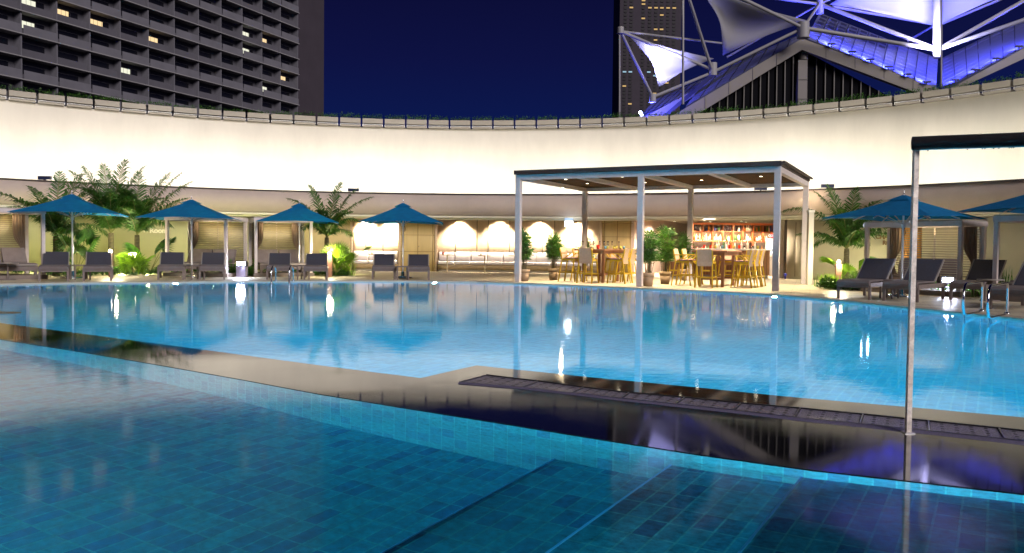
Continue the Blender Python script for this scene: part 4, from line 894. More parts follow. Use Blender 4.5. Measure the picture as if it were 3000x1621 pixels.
def palm(base,th,fr_,label,mt=None,lean=(0,0),tr=.09):
    t=thing('palm_tree',label,'palm tree',(base.x,base.y,.022)); m=MB(); pts=[(lean[0]*f,lean[1]*f,th*f) for f in [i/8 for i in range(9)]]
    m.tube(pts,[tr*(1.25-.4*i/8)+.008*(i%2) for i in range(9)],10); m.build('trunk',M_trunk,t)
    st=MB(); lf=MB(); top=Vector(pts[-1])
    for (az,el,L,dr_,wl) in fr_: frond(st,lf,top,R_(az),R_(el),L,dr_,wl)
    st.build('frond_stalks',mat('frond_stalk',(.16,.17,.04),.6),t); lf.build('crown',mt or M_leafm,t); return t
def crown(seed,n,L,up=(35,85),wl=.5,extra=()):
    r=random.Random(seed); out=[]
    for k in range(n): out.append((k*137.5+r.uniform(-14,14),r.uniform(*up),L*r.uniform(.8,1.12),r.uniform(.8,1.6),wl*r.uniform(.85,1.1)))
    return out+list(extra)
palm(G(165,811),1.25,crown(1,14,1.75,(25,84),.46,[(175,52,2.9,.9,.46),(150,66,2.3,.8,.46),(70,76,2.3,.5,.6),(20,70,2.1,.6,.55),(110,80,2.3,.5,.6)]),'left palm with a frond reaching far left, behind the first umbrella')
palm(G(326,808),1.4,crown(2,17,1.9,(48,89),.50,[(165,66,2.7,.6,.5),(130,78,2.5,.4,.62),(40,76,2.5,.45,.62),(80,82,2.6,.4,.62),(175,76,2.4,.4,.6)]),'tall palm with upright dark fronds in the middle of the left palm group')
palm(G(402,806),1.35,crown(4,16,1.9,(42,88),.50,[(8,58,2.6,.5,.5),(350,48,2.3,.6,.5),(25,68,2.6,.45,.5),(50,74,2.5,.5,.6),(110,80,2.4,.5,.6),(150,72,2.2,.6,.58)]),'palm whose fronds sweep right over the second umbrella')
palm(G(957,806),1.35,crown(6,12,1.45,(28,80),.42,[(168,64,2.2,.9,.44),(150,76,2.1,.4,.52),(60,80,2.2,.4,.54),(15,62,2.3,.8,.44),(30,70,2.2,.5,.44)]),'palm right of the third umbrella beside the lit alcove')
palm(G(2478,832),1.15,crown(8,15,1.6,(30,86),.46,[(172,66,2.8,1.6,.48),(160,78,2.2,.7,.48),(22,66,2.5,.8,.48),(120,78,2.3,.4,.58),(50,78,2.2,.4,.56)]),'palm right of the pergola, before the right umbrella')
def fan_leaf(st,lf,o_,az,el,pl,rad,spread=150,n=26,tilt=.2):
    o_=Vector(o_); d_=Vector((math.cos(az)*math.cos(el),math.sin(az)*math.cos(el),math.sin(el))); h=o_+d_*pl; st.tube([o_,o_.lerp(h,.5)+Vector((0,0,.03)),h],[.014,.011,.009],5,False)
    sd_=d_.cross(Vector((0,0,1))).normalized(); up=sd_.cross(d_)
    for k in range(n):
        a=R_(spread)*(k/(n-1)-.5)*2*.9; a2=a+R_(spread)*1.8/n*.5; a0=a-R_(spread)*1.8/n*.5
        def v(an,rr,lift): return h+(d_*math.cos(an)+sd_*math.sin(an))*rr+up*lift
        rr=rad*(1-.12*abs(a)/PI)
        lf.add([h,v(a0,rr*.62,.0),v(a,rr*.66,.025),v(a2,rr*.62,0)],[(0,1,2),(0,2,3)]); lf.add([v(a0,rr*.62,0),v(a,rr,-.06-.1*rr*abs(a)),v(a,rr*.66,.025)],[(0,1,2)]); lf.add([v(a,rr*.66,.025),v(a,rr,-.06-.1*rr*abs(a)),v(a2,rr*.62,0)],[(0,1,2)])
def fanpalm(base,leaves,label,mt):
    t=thing('fan_palm',label,'palm',(base.x,base.y,.022)); st=MB(); lf=MB()
    for L in leaves: fan_leaf(st,lf,(0,0,.12),R_(L[0]),R_(L[1]),L[2],L[3],*(L[4:]))
    st.build('stalks',MATS['frond_stalk'],t); lf.build('leaves',mt,t)
fanpalm(G(225,812),[(200,68,1.2,.62),(150,60,1.0,.5),(20,62,.9,.5),(300,55,.8,.4),(340,70,1.15,.5),(240,50,.6,.4)],'large dark fan palm behind the first umbrella pole',M_leafm)
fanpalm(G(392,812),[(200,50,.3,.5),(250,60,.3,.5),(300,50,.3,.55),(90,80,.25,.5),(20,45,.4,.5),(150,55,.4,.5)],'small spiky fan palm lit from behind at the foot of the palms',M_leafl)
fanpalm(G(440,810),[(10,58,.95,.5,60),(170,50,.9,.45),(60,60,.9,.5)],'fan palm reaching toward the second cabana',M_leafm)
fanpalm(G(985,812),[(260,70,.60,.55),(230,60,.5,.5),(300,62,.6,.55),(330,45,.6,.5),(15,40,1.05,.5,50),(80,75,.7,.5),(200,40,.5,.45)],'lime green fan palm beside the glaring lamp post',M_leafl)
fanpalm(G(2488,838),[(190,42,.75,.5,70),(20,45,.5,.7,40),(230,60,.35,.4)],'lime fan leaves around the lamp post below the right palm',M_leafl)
def bed_foliage(name,pa,pb,dep,h,nl,label,mt,seed,ls=.09):
    r=random.Random(seed); A=Vector(pa); B=Vector(pb); t=(B-A); nn=Vector((-t.y,t.x)).normalized(); m=MB()
    for k in range(nl):
        u=r.random(); v=r.random(); hh=h*(.35+.65*abs(math.sin(u*7+seed)*math.cos(u*17+seed*2)))*(.6+.4*math.sin(v*PI)); c=A+t*u+nn*(v*dep); z=r.random()**.7*hh
        a=r.uniform(0,2*PI); el=r.uniform(-.3,1.0); d_=Vector((math.cos(a)*math.cos(el),math.sin(a)*math.cos(el),math.sin(el))); L=ls*r.uniform(.6,1.3); s_=d_.cross(Vector((0,0,1))).normalized()*L*.32; C=Vector((c.x,c.y,z+.03))
        m.add([C,C+d_*L*.5+s_,C+d_*L,C+d_*L*.5-s_],[(0,1,2,3)])
    o_=m.build(name,mt); tag(o_,label,'plants',None,'stuff'); return o_
bed_foliage('ground_cover',gz(138,813),gz(475,811),1.0,.32,3800,'low dark green ground cover under the left palms',M_leafd,1)
bed_foliage('ground_cover',gz(30,805),gz(138,805),.6,.35,700,'green ground cover behind the left cabana',M_leafd,2)
bed_foliage('ground_cover',gz(500,803),gz(660,803),.6,.40,1400,'green ground cover behind the second cabana',M_leafd,3)
bed_foliage('ground_cover',gz(668,813),gz(744,813),.7,.60,1800,'bushy green plants around the left flood light',M_leafd,4)
bed_foliage('ground_cover',gz(760,803),gz(925,803),.5,.40,1200,'green ground cover behind the third cabana',M_leafd,5)
bed_foliage('ground_cover',gz(915,812),gz(1026,812),.8,.30,1600,'dark low plants around the lamp post by the narrow alcove',M_leafd,6)
bed_foliage('ground_cover',gz(2388,850),gz(2540,856),1.2,.32,3200,'leafy ground cover under the right palm',M_leafm,7)
bed_foliage('ground_cover',(10.4,20.6),(13.0,17.8),.6,.4,1200,'green ground cover behind the right daybed',M_leafd,8)
def grass(name,p,n,h,sp,label,mt,seed):
    r=random.Random(seed); m=MB()
    for k in range(n):
        b=Vector((r.gauss(0,sp),r.gauss(0,sp*.6),0)); a=r.uniform(0,2*PI); hh=h*r.uniform(.5,1); l_=r.uniform(.05,.3)*hh; tip=b+Vector((math.cos(a)*l_,math.sin(a)*l_,hh)); md=b.lerp(tip,.55)+Vector((0,0,hh*.08)); s_=Vector((-math.sin(a),math.cos(a),0))*.009
        m.add([b-s_,b+s_,md+s_,md-s_],[(0,1,2,3)]); m.add([md-s_,md+s_,tip],[(0,1,2)])
    o_=m.build(name,mt); o_.location=(p.x,p.y,.022); tag(o_,label,'plant'); return o_
grass('grass_tuft',G(1000,809),220,.55,.2,'tuft of strap leaves between the lime fan palm and the narrow alcove',M_leafl,1)
grass('grass_tuft',G(2430,843),160,.45,.16,'tuft of strap leaves left of the right lamp post',M_leafl,2)
grass('grass_tuft',G(2515,848),220,.55,.2,'dense tuft of strap leaves between lamp post and cabana',M_leafd,3)
grass('grass_tuft',G(2560,838),160,.85,.15,'tall thin grass in the box left of the right loungers',M_leafd,4)
grass('grass_tuft',Vector((11.6,19.6)),140,.8,.22,'tall thin grass between the two right cabanas',M_leafd,5)
p=G(2545,852); t=thing('planter_box','long beige planter box behind the left of the right loungers','planter',(p.x,p.y,.022),R_(-20)); m=MB(); m.box(-.25,.75,-.2,.2,0,.42); m.build('box',M_facer,t,bevel=.01); m=MB(); m.box(-.22,.72,-.17,.17,.421,.43); m.build('soil',M_soil,t)
# plant uplights
for (px,py,e_,c_) in ((355,806,120,(1,.95,.45)),(165,811,70,(.9,.95,.35)),(1000,806,70,(1,.95,.4)),(2500,832,60,(1,.95,.5)),(430,806,40,(.95,.95,.4)),(620,800,30,(.85,.9,.35)),(90,803,30,(.85,.9,.35)),(700,800,30,(.9,.95,.4))):
    p=G(px,py); lamp('POINT',(p.x,p.y+.1,.25),e_*1.2,c_,.06)
p=at(388,752,27.2); t=thing('plant_floodlight','round floodlight blazing behind the small spiky fan palm','floodlight',p); m=MB(); m.lathe([(0,0),(.15,0.0)],16); lb=m.build('lens',M_bulb,t); lb.rotation_euler=(R_(80),0,R_(15)); m=MB(); m.lathe([(.155,0),(.17,-.1),(.1,-.18),(0,-.18)],16); hb=m.build('housing',M_black,t); hb.rotation_euler=(R_(80),0,R_(15)); m=MB(); m.tube([(0,.05,-.1),(0,.1,-p.z+.03)],.025,8); m.build('stake',M_black,t)
# ------------------------------------------------------------------ pool handrails
def hrail(pw,pd,label,h=.55,loop=True,grp=None):
    t=thing('pool_handrail',label,'handrail',(0,0,0),0,grp); a=Vector((*pw,0)); b=Vector((*pd,0)); d_=(b-a).normalized(); L=(b-a).length; m=MB()
    pts=[b+Vector((0,0,.02)),b+Vector((0,0,h*.75))]
    for k in range(1,6): f=k/6*PI/2; pts.append(b+Vector((0,0,h*.75+h*.25*math.sin(f)))-d_*(.14*(1-math.cos(f))))
    for k in range(0,7): f=k/6*PI; pts.append(a+d_*.05+Vector((0,0,h*.56+h*.44*math.cos(f)))-d_*(.24*math.sin(f)))
    pts.append(a+d_*L*.9+Vector((0,0,.03)))
    m.tube(pts,.021,10); m.build('tube',M_chrome,t); m=MB(); q=a-d_*.02; m.tube([q+Vector((0,0,h*.12+.04)),q+Vector((0,0,-.7))],.018,8); m.build('stanchion',M_chrome,t)
    m=MB(); m.lathe([(0,0),(.05,0),(.05,.02),(.02,.04),(0,.04)],12,(b.x,b.y,.034)); m.build('flange',M_chrome,t); return t
hrail(G(2826,936).xy,gz(2876,918),'left one of the two looped steel handrails at the right pool edge',.58)
hrail(G(2898,946).xy,gz(2950,926),'right one of the two looped steel handrails at the right pool edge',.58)
for px,lab in ((798,'left rail of the steel pool ladder before the third umbrella'),(850,'right rail of the steel pool ladder before the third umbrella')):
    a=G(px,829).xy; t=thing('ladder_rail',lab,'handrail',(0,0,0)); m=MB(); y0=a.y; pts=[(a.x,y0-.1,-.8),(a.x,y0-.1,.3)]+[(a.x,y0-.1+.22*(1-math.cos(k/6*PI)),.3+.18*math.sin(k/6*PI)) for k in range(1,7)]+[(a.x,y0+.34,.03)]
    m.tube(pts,.022,10); m.build('tube',M_chrome,t); m=MB(); m.lathe([(0,0),(.05,0),(.05,.02),(0,.02)],12,(a.x,y0+.34,.034)); m.build('flange',M_chrome,t)
# ------------------------------------------------------------------ tall pole with black padded arm
bp=G(2660,1270); tz=at(2682,403,bp.y); 
t=thing('steel_frame','slim weathered steel pole carrying a thick black horizontal pipe','frame',(bp.x,bp.y,0))
m=MB(); m.box(-.0145,.0145,-.0145,.0145,.004,tz.z-.02); m.build('pole',mat('weathered_steel',(.85,.76,.67),.4,.15,var=.35,vs_=22,bump=.3,bs=120),t)
m=MB(); A=at(2683,421,bp.y); Bq=at(3900,372,bp.y-1.1); off=Vector((bp.x,bp.y,0)); m.tube([A-off-Vector((.02,0,0)),(A+Bq)/2-off-Vector((0,0,.004)),Bq-off],[.041,.041,.041],20); m.build('pipe',mat('black_pipe',(.03,.027,.028),.32,var=.3,vs_=14,bump=.1,bs=40),t)
m=MB(); rr=random.Random(5)
for k in range(11): q=(A-off).lerp(Bq-off,rr.uniform(.03,.3)); m.lathe([(0,-.007),(.005,-.003),(.004,.003),(0,.005)],6,(q.x,q.y,q.z-.042))
m.build('water_drops',M_glass,t)
m=MB(); q=Bq-off; m.box(q.x-.03,q.x-.002,q.y-.014,q.y+.014,.004,q.z-.02); m.build('pole',MATS['weathered_steel'],t)
m=MB(); m.box(-.03,.03,-.03,.03,.004,.010); m.build('foot_plate',M_alu,t)
# ------------------------------------------------------------------ underwater lights
def pool_lamp(p,d_,en,i,col=(.45,.85,1),vis=True,lab=None):
    d_=Vector(d_).normalized(); t=thing('pool_lamp',lab or 'round underwater lamp in the pool wall','lamp',p,0,'underwater pool lamps')
    q=d_.to_track_quat('Z','Y').to_euler(); m=MB(); m.lathe([(0,0),(.06,0)],16); o_=m.build('lens',emitmat('pool_lens',(.7,.93,1),3),t); o_.rotation_euler=q; m=MB(); m.lathe([(.06,.0),(.08,.008),(.08,-.02)],16); o_=m.build('ring',M_chrome,t); o_.rotation_euler=q
    lamp('AREA',Vector(p)+d_*.06,en,col,.1,Vector(p)+d_*2+Vector((0,0,-.25)))
def inward(i,f,pts,dep,sgn=1):
    a=Vector(pts[i]); b=Vector(pts[i+1]); p=a.lerp(b,f); t=(b-a).normalized(); n_=Vector((t.y,-t.x))*sgn; q=p+n_*.03; return Vector((q.x,q.y,-dep)),(n_.x,n_.y,0)
for k,(px,lab) in enumerate(((514,'under the second umbrella'),(1275,'right of the fourth umbrella'),(2290,'below the right front pergola post'))):
    # nearest point of FAR polyline for that pixel
    yy=[835,829,826,866,845,893,827][[514,1275,1275,2290,1800,2560,880].index(px) if px!=514 else 1] if False else {514:829,1275:826,2290:866,100:834,1800:843,2560:893,880:827}[px]
    p=G(px,yy).xy; best=None
    for i in range(len(FAR)-1):
        a=Vector(FAR[i]); b=Vector(FAR[i+1]); f_=max(0,min(1,(p-a).dot(b-a)/(b-a).length_squared)); dd=(a.lerp(b,f_)-p).length
        if best is None or dd<best[0]: best=(dd,i,f_)
    P_,d_=inward(best[1],best[2],FAR,.35); pool_lamp(P_,d_,1100,k,lab='round underwater lamp in the far pool wall %s'%lab)
for k,(i,f_) in enumerate(((1,.2),(2,.5),(4,.5),(6,.4),(9,.4),(11,.3),(13,.3),(15,.4))):
    P_,d_=inward(i,f_,NEARFAR,.45,-1); pool_lamp(P_,d_,[400,500,900,1300,4200,4500,2600,1500][k],k,lab='round underwater lamp in the near pool wall, number from left %s'%['one','two','three','four','five','six','seven','eight'][k])
for (x,y,z,e_,lab) in ((-8.0,6.2,-.12,480,'left-hand'),(-3.2,2.2,-.12,210,'second'),(-.6,.8,-.12,160,'third'),(1.4,.2,-.08,110,'fourth')):  # lamps added under water, out of view, to light tiles and steps
    pool_lamp(Vector((x,y,z)),Vector((1,-.12,0)) if x<-7 else (Vector((.7,1,0)) if x<-3 else Vector((0.02,1,.0))),e_*1.1,0,(.28,.86,1),lab='%s added underwater lamp out of view on the near side of the plunge pool'%lab)
# ------------------------------------------------------------------ hotel tower on the left
HA=Vector((at(50,300,109).x,109)); HB=Vector((at(873,300,163).x,163)); hd=(HB-HA).normalized(); hn=Vector((hd.y,-hd.x)) # outward to camera side
if hn.y>0: hn=-hn
M_hs=mat('hotel_slab',(.29,.28,.285),.9,var=.1,vs_=.3); M_h=mat('hotel_concrete',(.155,.15,.172),.9,var=.12,vs_=.4); M_hd=mat('hotel_concrete_shaded',(.105,.10,.118),.9,var=.1,vs_=.5)  # last one is the concrete darkened, recess shade put into the colour
ht=thing('hotel_tower','large dark hotel tower with stepped balconies and a few lit windows','building',(HB.x,HB.y,-4),math.atan2(-hd.y,-hd.x))
# local x runs from the right end towards the left end, local y = away/outward
sgn=1 if (Matrix.Rotation(math.atan2(-hd.y,-hd.x),2)@Vector((0,1))).dot(hn)>0 else -1
CW=5.27; NC=15; ZF=28.7+4; FH=3.0
rv=(HB-HA).length
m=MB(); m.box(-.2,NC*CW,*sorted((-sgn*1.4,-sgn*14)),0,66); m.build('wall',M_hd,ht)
m=MB()
for k in range(-9,12): z=ZF+FH*k; m.box(-.1,NC*CW,*sorted((-sgn*1.398,sgn*.30)),z-.10,z+.04)
m.build('floor_slab',M_hs,ht)
m=MB()
for c_ in range(NC+1): x=c_*CW; m.box(x-.09,x+.09,*sorted((-sgn*1.397,-sgn*.05)),0,66)
m.build('fin',M_h,ht)
lit={(11,5),(10,4),(9,4)}
litpx=[(115,40),(220,66),(305,93),(130,113),(395,5),(730,108),(725,155),(786,125),(393,230),(452,135),(835,228),(780,265)]
def hcell(px,py):
    d=ray(px,py); d2=Vector((d.x,d.y)); # intersect with facade line
    A=HB; t_=((A.x)*hn.x+(A.y)*hn.y)/(d2.x*hn.x+d2.y*hn.y); P_=Vector((0,0,CAM_H))+d*t_; s_=(Vector((P_.x,P_.y))-HB).dot(-hd); return s_/CW,(P_.z+4-ZF)/FH
lits=set((int(math.floor(a)),int(math.floor(b))) for a,b in (hcell(x,y) for x,y in litpx))
M_lit=[emitmat('lit_room_warm',(1,.72,.38),.9),emitmat('lit_room_white',(.95,.95,.75),.8)]
def vis(c_,k):
    P_=HB-hd*((c_+.5)*CW); z=ZF-4+FH*k+1.5; v=Vector((P_.x,P_.y,z-CAM_H)); d_=v.dot(_f); px=IW/2+F*v.dot(_r)/d_; py=IH/2-F*v.dot(_u)/d_; return -60<px<930 and -30<py<350
def winmb(c_,k):
    m=MB(); x=c_*CW; z=ZF+FH*k; m.box(x+.95,x+CW-.12,*sorted((-sgn*1.395,-sgn*1.35)),z+1.0,z+2.2); return m
rest=MB(); nw=0
parp=MB(); 
for k in range(-9,11):
    for c_ in range(NC):
        x=c_*CW; z=ZF+FH*k; fr=(k%2==0)
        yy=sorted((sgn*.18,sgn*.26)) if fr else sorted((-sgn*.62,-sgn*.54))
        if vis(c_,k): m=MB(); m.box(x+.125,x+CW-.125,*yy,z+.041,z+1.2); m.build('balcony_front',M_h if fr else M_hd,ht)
        else: parp.box(x+.125,x+CW-.125,*yy,z+.041,z+1.2)
        if vis(c_,k) and nw<100:
            islit=(c_,k) in lits; wm=winmb(c_,k).build('window',M_dkwin,ht); nw+=1
            if islit:
                m=MB(); q=rnd.choice([0,1]); m.box(x+2.0+rnd.uniform(0,.5),x+CW-.25,*sorted((-sgn*1.345,-sgn*1.33)),z+1.15,z+2.12); m.build('lit_curtain',M_lit[rnd.randrange(2)],wm)
                m=MB()
                for u in range(4): m.box(x+2.2+u*.7,x+2.24+u*.7,*sorted((-sgn*1.325,-sgn*1.31)),z+1.1,z+2.25)
                m.build('window_frame',M_hd,wm)
        else:
            w_=winmb(c_,k); rest.add(w_.v,w_.f)
o_=rest.build('window',M_dkwin,ht); o_['kind']='stuff'; o_=parp.build('balcony_front',M_h,ht); o_['kind']='stuff'
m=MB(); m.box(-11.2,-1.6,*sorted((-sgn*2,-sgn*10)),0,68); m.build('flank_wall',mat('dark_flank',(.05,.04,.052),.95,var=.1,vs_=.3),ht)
# ------------------------------------------------------------------ far tower
F0=at(1812,300,700); F1=at(1992,300,700); fw=F1.x-F0.x
ft=thing('far_tower','slim distant residential tower with a grid of dark windows','building',(F0.x,700,-4))
m=MB(); m.box(0,fw,0,45,0,262); m.build('wall',mat('tower_render',(.06,.05,.065),.95,var=.08,vs_=.2),ft)
cols=[.09,.185,.38,.485,.585,.68,.78,.88]; prow=3.0; nw=0; rest=MB()
flit={(c,int(round(((718-y)*700/2396+1.1)/3.0))) for c,y in ((1,22),(3,22),(4,22),(5,22),(6,22),(7,22),(2,7),(2,17),(2,57),(4,86),(5,88),(4,118),(0,212),(1,210),(3,212),(4,214),(6,240),(0,250),(4,270),(1,305),(5,40))}
for k in range(0,84):
    for c_,fx in enumerate(cols):
        x=fx*fw; z=4+k*prow; show=(k>=52 and nw<95)
        (m if show else rest)
        mm=MB(); mm.box(x-1.75,x+1.75,-.08,-.01,z,z+1.35); mm.box(x-1.1,x+1.1,-.6,-.02,z-.75,z-.06)
        if (c_,k) in flit or (show and k%2==0 and c_%1==0):
            q=mm.build('window',mat('tower_window',(.012,.01,.014),.6),ft); nw+=1
            if (c_,k) in flit: m=MB(); m.box(x-1.5,x+1.5,-.14,-.10,z+.1,z+1.3); m.build('lit_curtain',emitmat('lit_far_'+('cool' if 48<k<52 else 'warm'),(.5,.8,1) if 48<k<52 else (1,.65,.25),.55),q)
        else: rest.add(mm.v,mm.f)
o_=rest.build('window',MATS['tower_window'],ft); o_['kind']='stuff'
# ------------------------------------------------------------------ tensile-roof hall
Mtub=mat('white_tube',(.34,.33,.34),.5,var=.05,vs_=1); M_band=mat('roof_fascia_panel',(.26,.235,.205),.7,var=.06,vs_=.5); M_gl=mat('hall_glass',(.005,.005,.007),.7,spec=.05); M_mul=mat('mullion_grey',(.16,.145,.13),.5)
M_metal=mat('standing_seam',(.13,.14,.24),.5,.1,var=.12,vs_=.8,stretch=(1,1,6)); M_seam=mat('seam_dark',(.03,.03,.06),.8)  # blue floodlight tinted into the grey roof; seams in a dark blue-grey
hl=thing('event_hall','dark glazed gable hall with pale bands and blue-lit metal roofs','building',(0,0,0))
def plank(mb,pts,Ys,th=.4):
    P=[at(x,y,Y) for (x,y),Y in zip(pts,Ys)]; n=len(P); Q=[p+Vector((0,th,0)) for p in P]
    mb.add(P+Q,[tuple(reversed(range(n))),tuple(range(n,2*n))]+[(i,(i+1)%n,n+(i+1)%n,n+i) for i in range(n)]); return P
Y0=78
# gable glass
m=MB(); plank(m,[(2352,146),(2700,335),(2010,345)],[Y0+1.2]*3,.3); m.build('glazing',M_gl,hl)
m=MB()
for px in list(range(2060,2345,24))+list(range(2392,2660,26)):
    top=146+(2352-px)*.577 if px<2352 else 146+(px-2352)*.52
    if top<330: m.bar(at(px,top+4,Y0+1.05),at(px-2,345,Y0+1.05),.09,.12,(0,1,0))
m.build('mullion',M_mul,hl)
m=MB(); plank(m,[(2339,176),(2366,176),(2364,340),(2337,340)],[Y0+.5]*4,.8); m.build('column',mat('column_panel',(.24,.22,.20),.7),hl)
m=MB(); 
for y in (233,290): m.bar(at(2338,y,Y0+.45),at(2366,y,Y0+.45),.05,.05)
m.tube([at(2354,148,Y0+.9),at(2353,177,Y0+.9)],.45,14); m.build('column_head',M_mul,hl)
for pts in ([(2350,113),(2350,146),(2040,337),(1975,337)],[(2350,113),(2770,268),(2740,292),(2350,146)],[(3030,125),(3030,158),(2740,292),(2770,268)]):
    m=MB(); P=plank(m,pts,[Y0]*4,.6); m.build('fascia_band',M_band,hl)
m=MB()
for px in (2065,2135,2205,2275): t0=113+(2350-px)*.597; m.bar(at(px,t0,Y0-.01),at(px,t0+35,Y0-.01),.03,.03,(0,1,0))
for px in (2420,2505,2590,2675): t0=113+(px-2350)*.37; m.bar(at(px,t0,Y0-.01),at(px,t0+30,Y0-.01),.03,.03,(0,1,0))
m.build('band_joint',M_seam,hl)
def roofplane(corners,Ys,nu,nv,label=None,inset=0):
    P=[at(x,y,Y) for (x,y),Y in zip(corners,Ys)] # ridgeL, ridgeR, eaveR, eaveL
    m=MB(); m.add(P+[p+Vector((0,.25,-.25)) for p in P],[(0,1,2,3),(7,6,5,4),(0,4,5,1),(1,5,6,2),(2,6,7,3),(3,7,4,0)]); ro=m.build('metal_roof',M_metal,hl)
    m=MB(); nn=(P[1]-P[0]).cross(P[3]-P[0]).normalized()
    if nn.y>0: nn=-nn
    for i in range(1,nu): f=i/nu; m.bar(P[0].lerp(P[1],f)+nn*.03,P[3].lerp(P[2],f)+nn*.03,.07,.05)
    m.build('seam',M_seam,ro)
    m=MB()
    for j in range(1,nv): f=j/nv; m.bar(P[0].lerp(P[3],f)+nn*.02,P[1].lerp(P[2],f)+nn*.02,.03,.03)
    m.build('lap_joint',mat('lap_line',(.12,.12,.2),.7),ro)
    return P
PR=roofplane([(2401,38),(2748,172),(2742,262),(2362,113)],[Y0+8,Y0+8,Y0,Y0],12,9)
for j in range(3):
    m=MB()
    for i in range(7):
        f0=(i+.25)/12; f1=(i+.85)/12; g0=.06+j*.13; g1=g0+.07; nn=Vector((0,-.05,.05))
        q=lambda f,g:(PR[0].lerp(PR[1],f)).lerp(PR[3].lerp(PR[2],f),g)+nn
        m.quad(q(f0,g0),q(f1,g0),q(f1,g1),q(f0,g1))
    m.build('rooflight',M_seam,hl)
roofplane([(2756,172),(3080,15),(3080,100),(2764,262)],[Y0+8,Y0+8,Y0,Y0],9,9)
roofplane([(2352,98),(2088,208),(2010,310),(2350,113)],[Y0+1,Y0+6,Y0+.5,Y0+.1],8,8)
roofplane([(2125,205),(1922,290),(1870,345),(2040,275)],[Y0+9,Y0+9,Y0+4,Y0+4],8,6)
m=MB(); plank(m,[(2038,262),(2052,270),(1930,345),(1885,345)],[Y0+3.5]*4,.4); m.build('fascia_band',M_band,hl)
m=MB(); P=plank(m,[(2090,210),(2100,218),(1950,345),(1935,345)],[Y0+1.5]*4,.3); m.build('gutter',M_seam,hl)
# small roof floods
for px,py in ((2437,133),(2497,156),(2550,178),(2603,200),(2660,222),(2715,244),(2798,238),(2857,208),(2920,175),(2985,140)):
    p=at(px,py-4,Y0-.3); m=MB(); m.box(-.35,.35,-.15,.15,-.06,.06); m.box(-.04,.04,-.04,.04,-.3,-.05); b=m.build('roof_lamp',M_black,hl); b.location=p
    lamp('SPOT',p+Vector((0,.3,.25)),2400,(.07,.08,1),.2,p+Vector((0,5,3.6)),150,.6)
# steel truss
N={'N1':(2401,12,Y0+3),'N2':(2353,82,Y0-2),'N3':(2747,146,Y0-2),'N4':(2088,212,Y0-1),'N5':(1818,92,Y0-5),'N6':(1912,285,Y0-1)}
tr=thing('roof_truss','white tubular steel truss rising above the hall roofs','truss',(0,0,0))
def T(a,b,w_,mt=Mtub,nm='tube'):
    A=at(*a); B=at(*b); m=MB(); m.tube([A,B],w_*.52,12); return m.build(nm,mt,tr)
r1=.32
for a,b,w_ in ((N['N5'],(2088,205,Y0-1),.27),(N['N5'],(2120,128,Y0+7),.20),(N['N5'],N['N6'],.26),(N['N6'],(2075,218,Y0-1),.27),(N['N4'],N['N2'],.27),(N['N4'],(2010,-30,Y0-6),.27),(N['N2'],(2120,-30,Y0-7),.30),(N['N1'],N['N2'],.24),(N['N1'],(2130,168,Y0+8),.20),(N['N2'],N['N3'],.36),(N['N1'],N['N3'],.36),((2440,20,Y0+6),(2740,72,Y0+9),.26),(N['N1'],(2240,-8,Y0+2),.26),(N['N1'],(2480,-25,Y0+2),.26),(N['N3'],(3060,38,Y0-4),.36),(N['N3'],(3060,-32,Y0+2),.36),((2745,76,Y0+9),(3060,-55,Y0+6),.26),((2735,76,Y0+9),(2660,120,Y0+12),.22)):
    T(a,b,w_)
m=MB(); m.tube([at(2353,66,Y0-2),at(2353,112,Y0-2)],.55,16); m.build('node_drum',Mtub,tr)
m=MB(); m.tube([at(2401,2,Y0+3),at(2402,40,Y0+3)],.36,14); m.build('node_drum',Mtub,tr)
m=MB(); m.tube([at(2088,185,Y0-1),at(2088,222,Y0-1)],.40,14); m.build('node_drum',Mtub,tr)
m=MB(); m.tube([at(1818,80,Y0-5),at(1818,99,Y0-5)],.30,14); m.build('node_drum',Mtub,tr)
m=MB(); m.tube([at(1912,276,Y0-1),at(1912,300,Y0-1)],.32,14); m.build('node_drum',Mtub,tr)
m=MB(); m.tube([at(2746,-20,Y0-2),at(2747,170,Y0-2)],[.42,.38],16); m.build('mast',Mtub,tr)
for nm,a,b,w_,lab in (('tie_rod',(2758,-20,Y0-6),(2757,258,Y0-6),.09,'thin pale vertical rod before the central mast'),('tie_rod',(2001,-20,Y0-8),(2001,306,Y0-8),.10,'thin grey vertical rod crossing the small sail'),('tie_rod',(1815,92,Y0-5),(1815,345,Y0-5),.08,'thin grey vertical rod hanging from the outermost truss node')):
    m=MB(); m.tube([at(*a),at(*b)],w_,8); m.build('tie_rod',Mtub,tr)
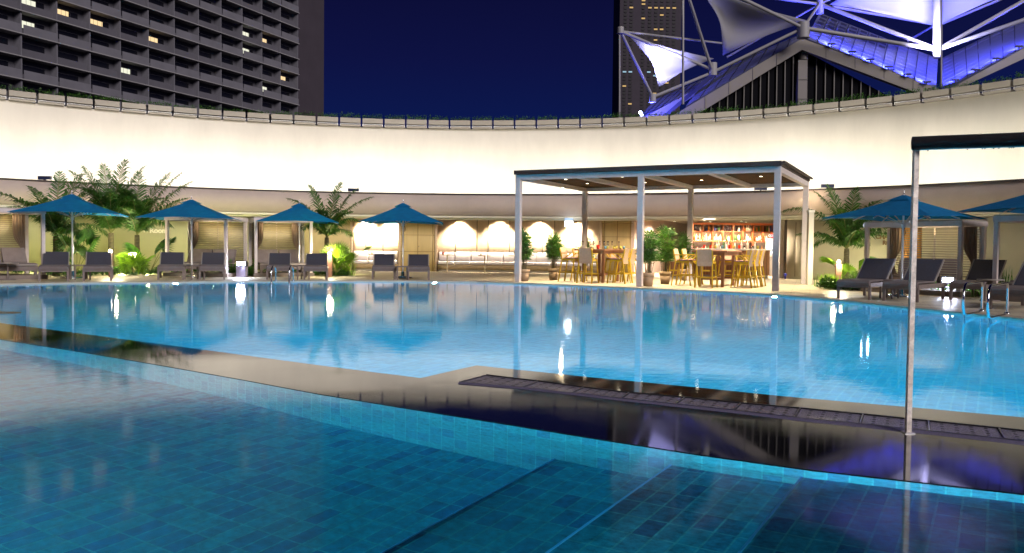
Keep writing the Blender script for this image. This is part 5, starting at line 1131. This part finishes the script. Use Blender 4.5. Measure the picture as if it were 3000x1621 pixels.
# membranes
M_sail=bpy.data.materials.new('sail_fabric'); M_sail.use_nodes=True; _N=M_sail.node_tree.nodes; _L=M_sail.node_tree.links; _b=_N['Principled BSDF']; _b.inputs['Base Color'].default_value=(.42,.41,.43,1); _b.inputs['Roughness'].default_value=.8
_t=_N.new('ShaderNodeBsdfTranslucent'); _t.inputs[0].default_value=(.7,.7,.75,1); _m=_N.new('ShaderNodeMixShader'); _m.inputs[0].default_value=.35; _L.new(_b.outputs[0],_m.inputs[1]); _L.new(_t.outputs[0],_m.inputs[2]); _L.new(_m.outputs[0],_N['Material Output'].inputs[0])
def sail(name,label,A,B,C,sag,n=14,bow=1.2):
    # triangular membrane with inward-curving edges
    A,B,C=at(*A),at(*B),at(*C); ce=(A+B+C)/3; idx={}; vs=[]
    def edge(p,q,f,s_): e_=p.lerp(q,f); return e_+(ce-e_)*s_*4*f*(1-f)
    for i in range(n+1):
        for j in range(n+1-i):
            a,b=i/n,j/n; c=1-a-b; P=A*a+B*b+C*c
            w=[(b+c>0) and 4*b*c, 4*a*c, 4*a*b]
            pull=sag[0]*4*b*c*(1-a)**2+sag[1]*4*a*c*(1-b)**2+sag[2]*4*a*b*(1-c)**2
            P=P+(ce-P)*min(.95,pull)+Vector((0,bow*27*a*b*c,0)); idx[i,j]=len(vs); vs.append(P)
    fs=[]
    for i in range(n):
        for j in range(n-i):
            fs.append((idx[i,j],idx[i+1,j],idx[i,j+1]))
            if j<n-i-1: fs.append((idx[i+1,j],idx[i+1,j+1],idx[i,j+1]))
    m=MB(); m.add(vs,fs,smooth=True); o_=m.build(name,M_sail); so2=o_.modifiers.new('t','SOLIDIFY'); so2.thickness=.04; tag(o_,label,'sail'); return o_
sail('fabric_sail','small blue-lit white sail inside the leftmost truss triangle',(1842,104,Y0-4),(1930,258,Y0-1),(2092,172,Y0),(.18,.12,.32))
sail('fabric_sail','large dim grey sail hanging between the left truss members',(2030,-60,Y0-2),(2118,164,Y0+2),(2370,62,Y0),(.10,.22,.32))
sail('fabric_sail','dazzling white sail left of the central mast',(2430,14,Y0+2),(2742,78,Y0+2),(2742,-190,Y0-4),(.0,.03,.07),bow=1)
sail('fabric_sail','bright blue-white sail right of the central mast',(2752,72,Y0+2),(3060,-60,Y0+2),(2752,-190,Y0-4),(.0,.0,.07),bow=1)
# blue and white floods of the hall
BL=(.10,.11,1)
lamp('SPOT',at(2740,150,Y0-3.5),8000,(.62,.60,1),.4,at(2660,20,Y0+2),110,.9); lamp('SPOT',at(2756,150,Y0-3.5),6500,(.45,.45,1),.4,at(2860,0,Y0+2),110,.9)
lamp('SPOT',at(2550,190,Y0+1.5),22000,(.11,.12,1),.4,at(2560,60,Y0+4),120,.9); lamp('SPOT',at(2900,190,Y0+1.5),22000,(.11,.12,1),.4,at(2900,50,Y0+2),120,.9)
lamp('SPOT',at(1960,230,Y0-4),5500,(.40,.40,1),.4,at(1930,150,Y0-1),100,.9); lamp('SPOT',at(1885,325,Y0-1),6000,BL,.2,at(2010,240,Y0+6),110,.9); lamp('SPOT',at(1870,300,Y0-5),700,BL,.2,at(1860,150,Y0-3),90,.9)
for px,py in ((1876,330),(1880,337)):
    p=at(px,py,Y0-3); m=MB(); m.lathe([(0,-.16),(.12,-.1),(.16,0),(.12,.1),(0,.16)],10); b=m.build('blue_floodlight',emitmat('blue_led_far',(.35,.4,1),22)); b.location=p; tag(b,'glaring blue floodlight behind the wall top, %s one'%('upper' if py<335 else 'lower'),'floodlight')
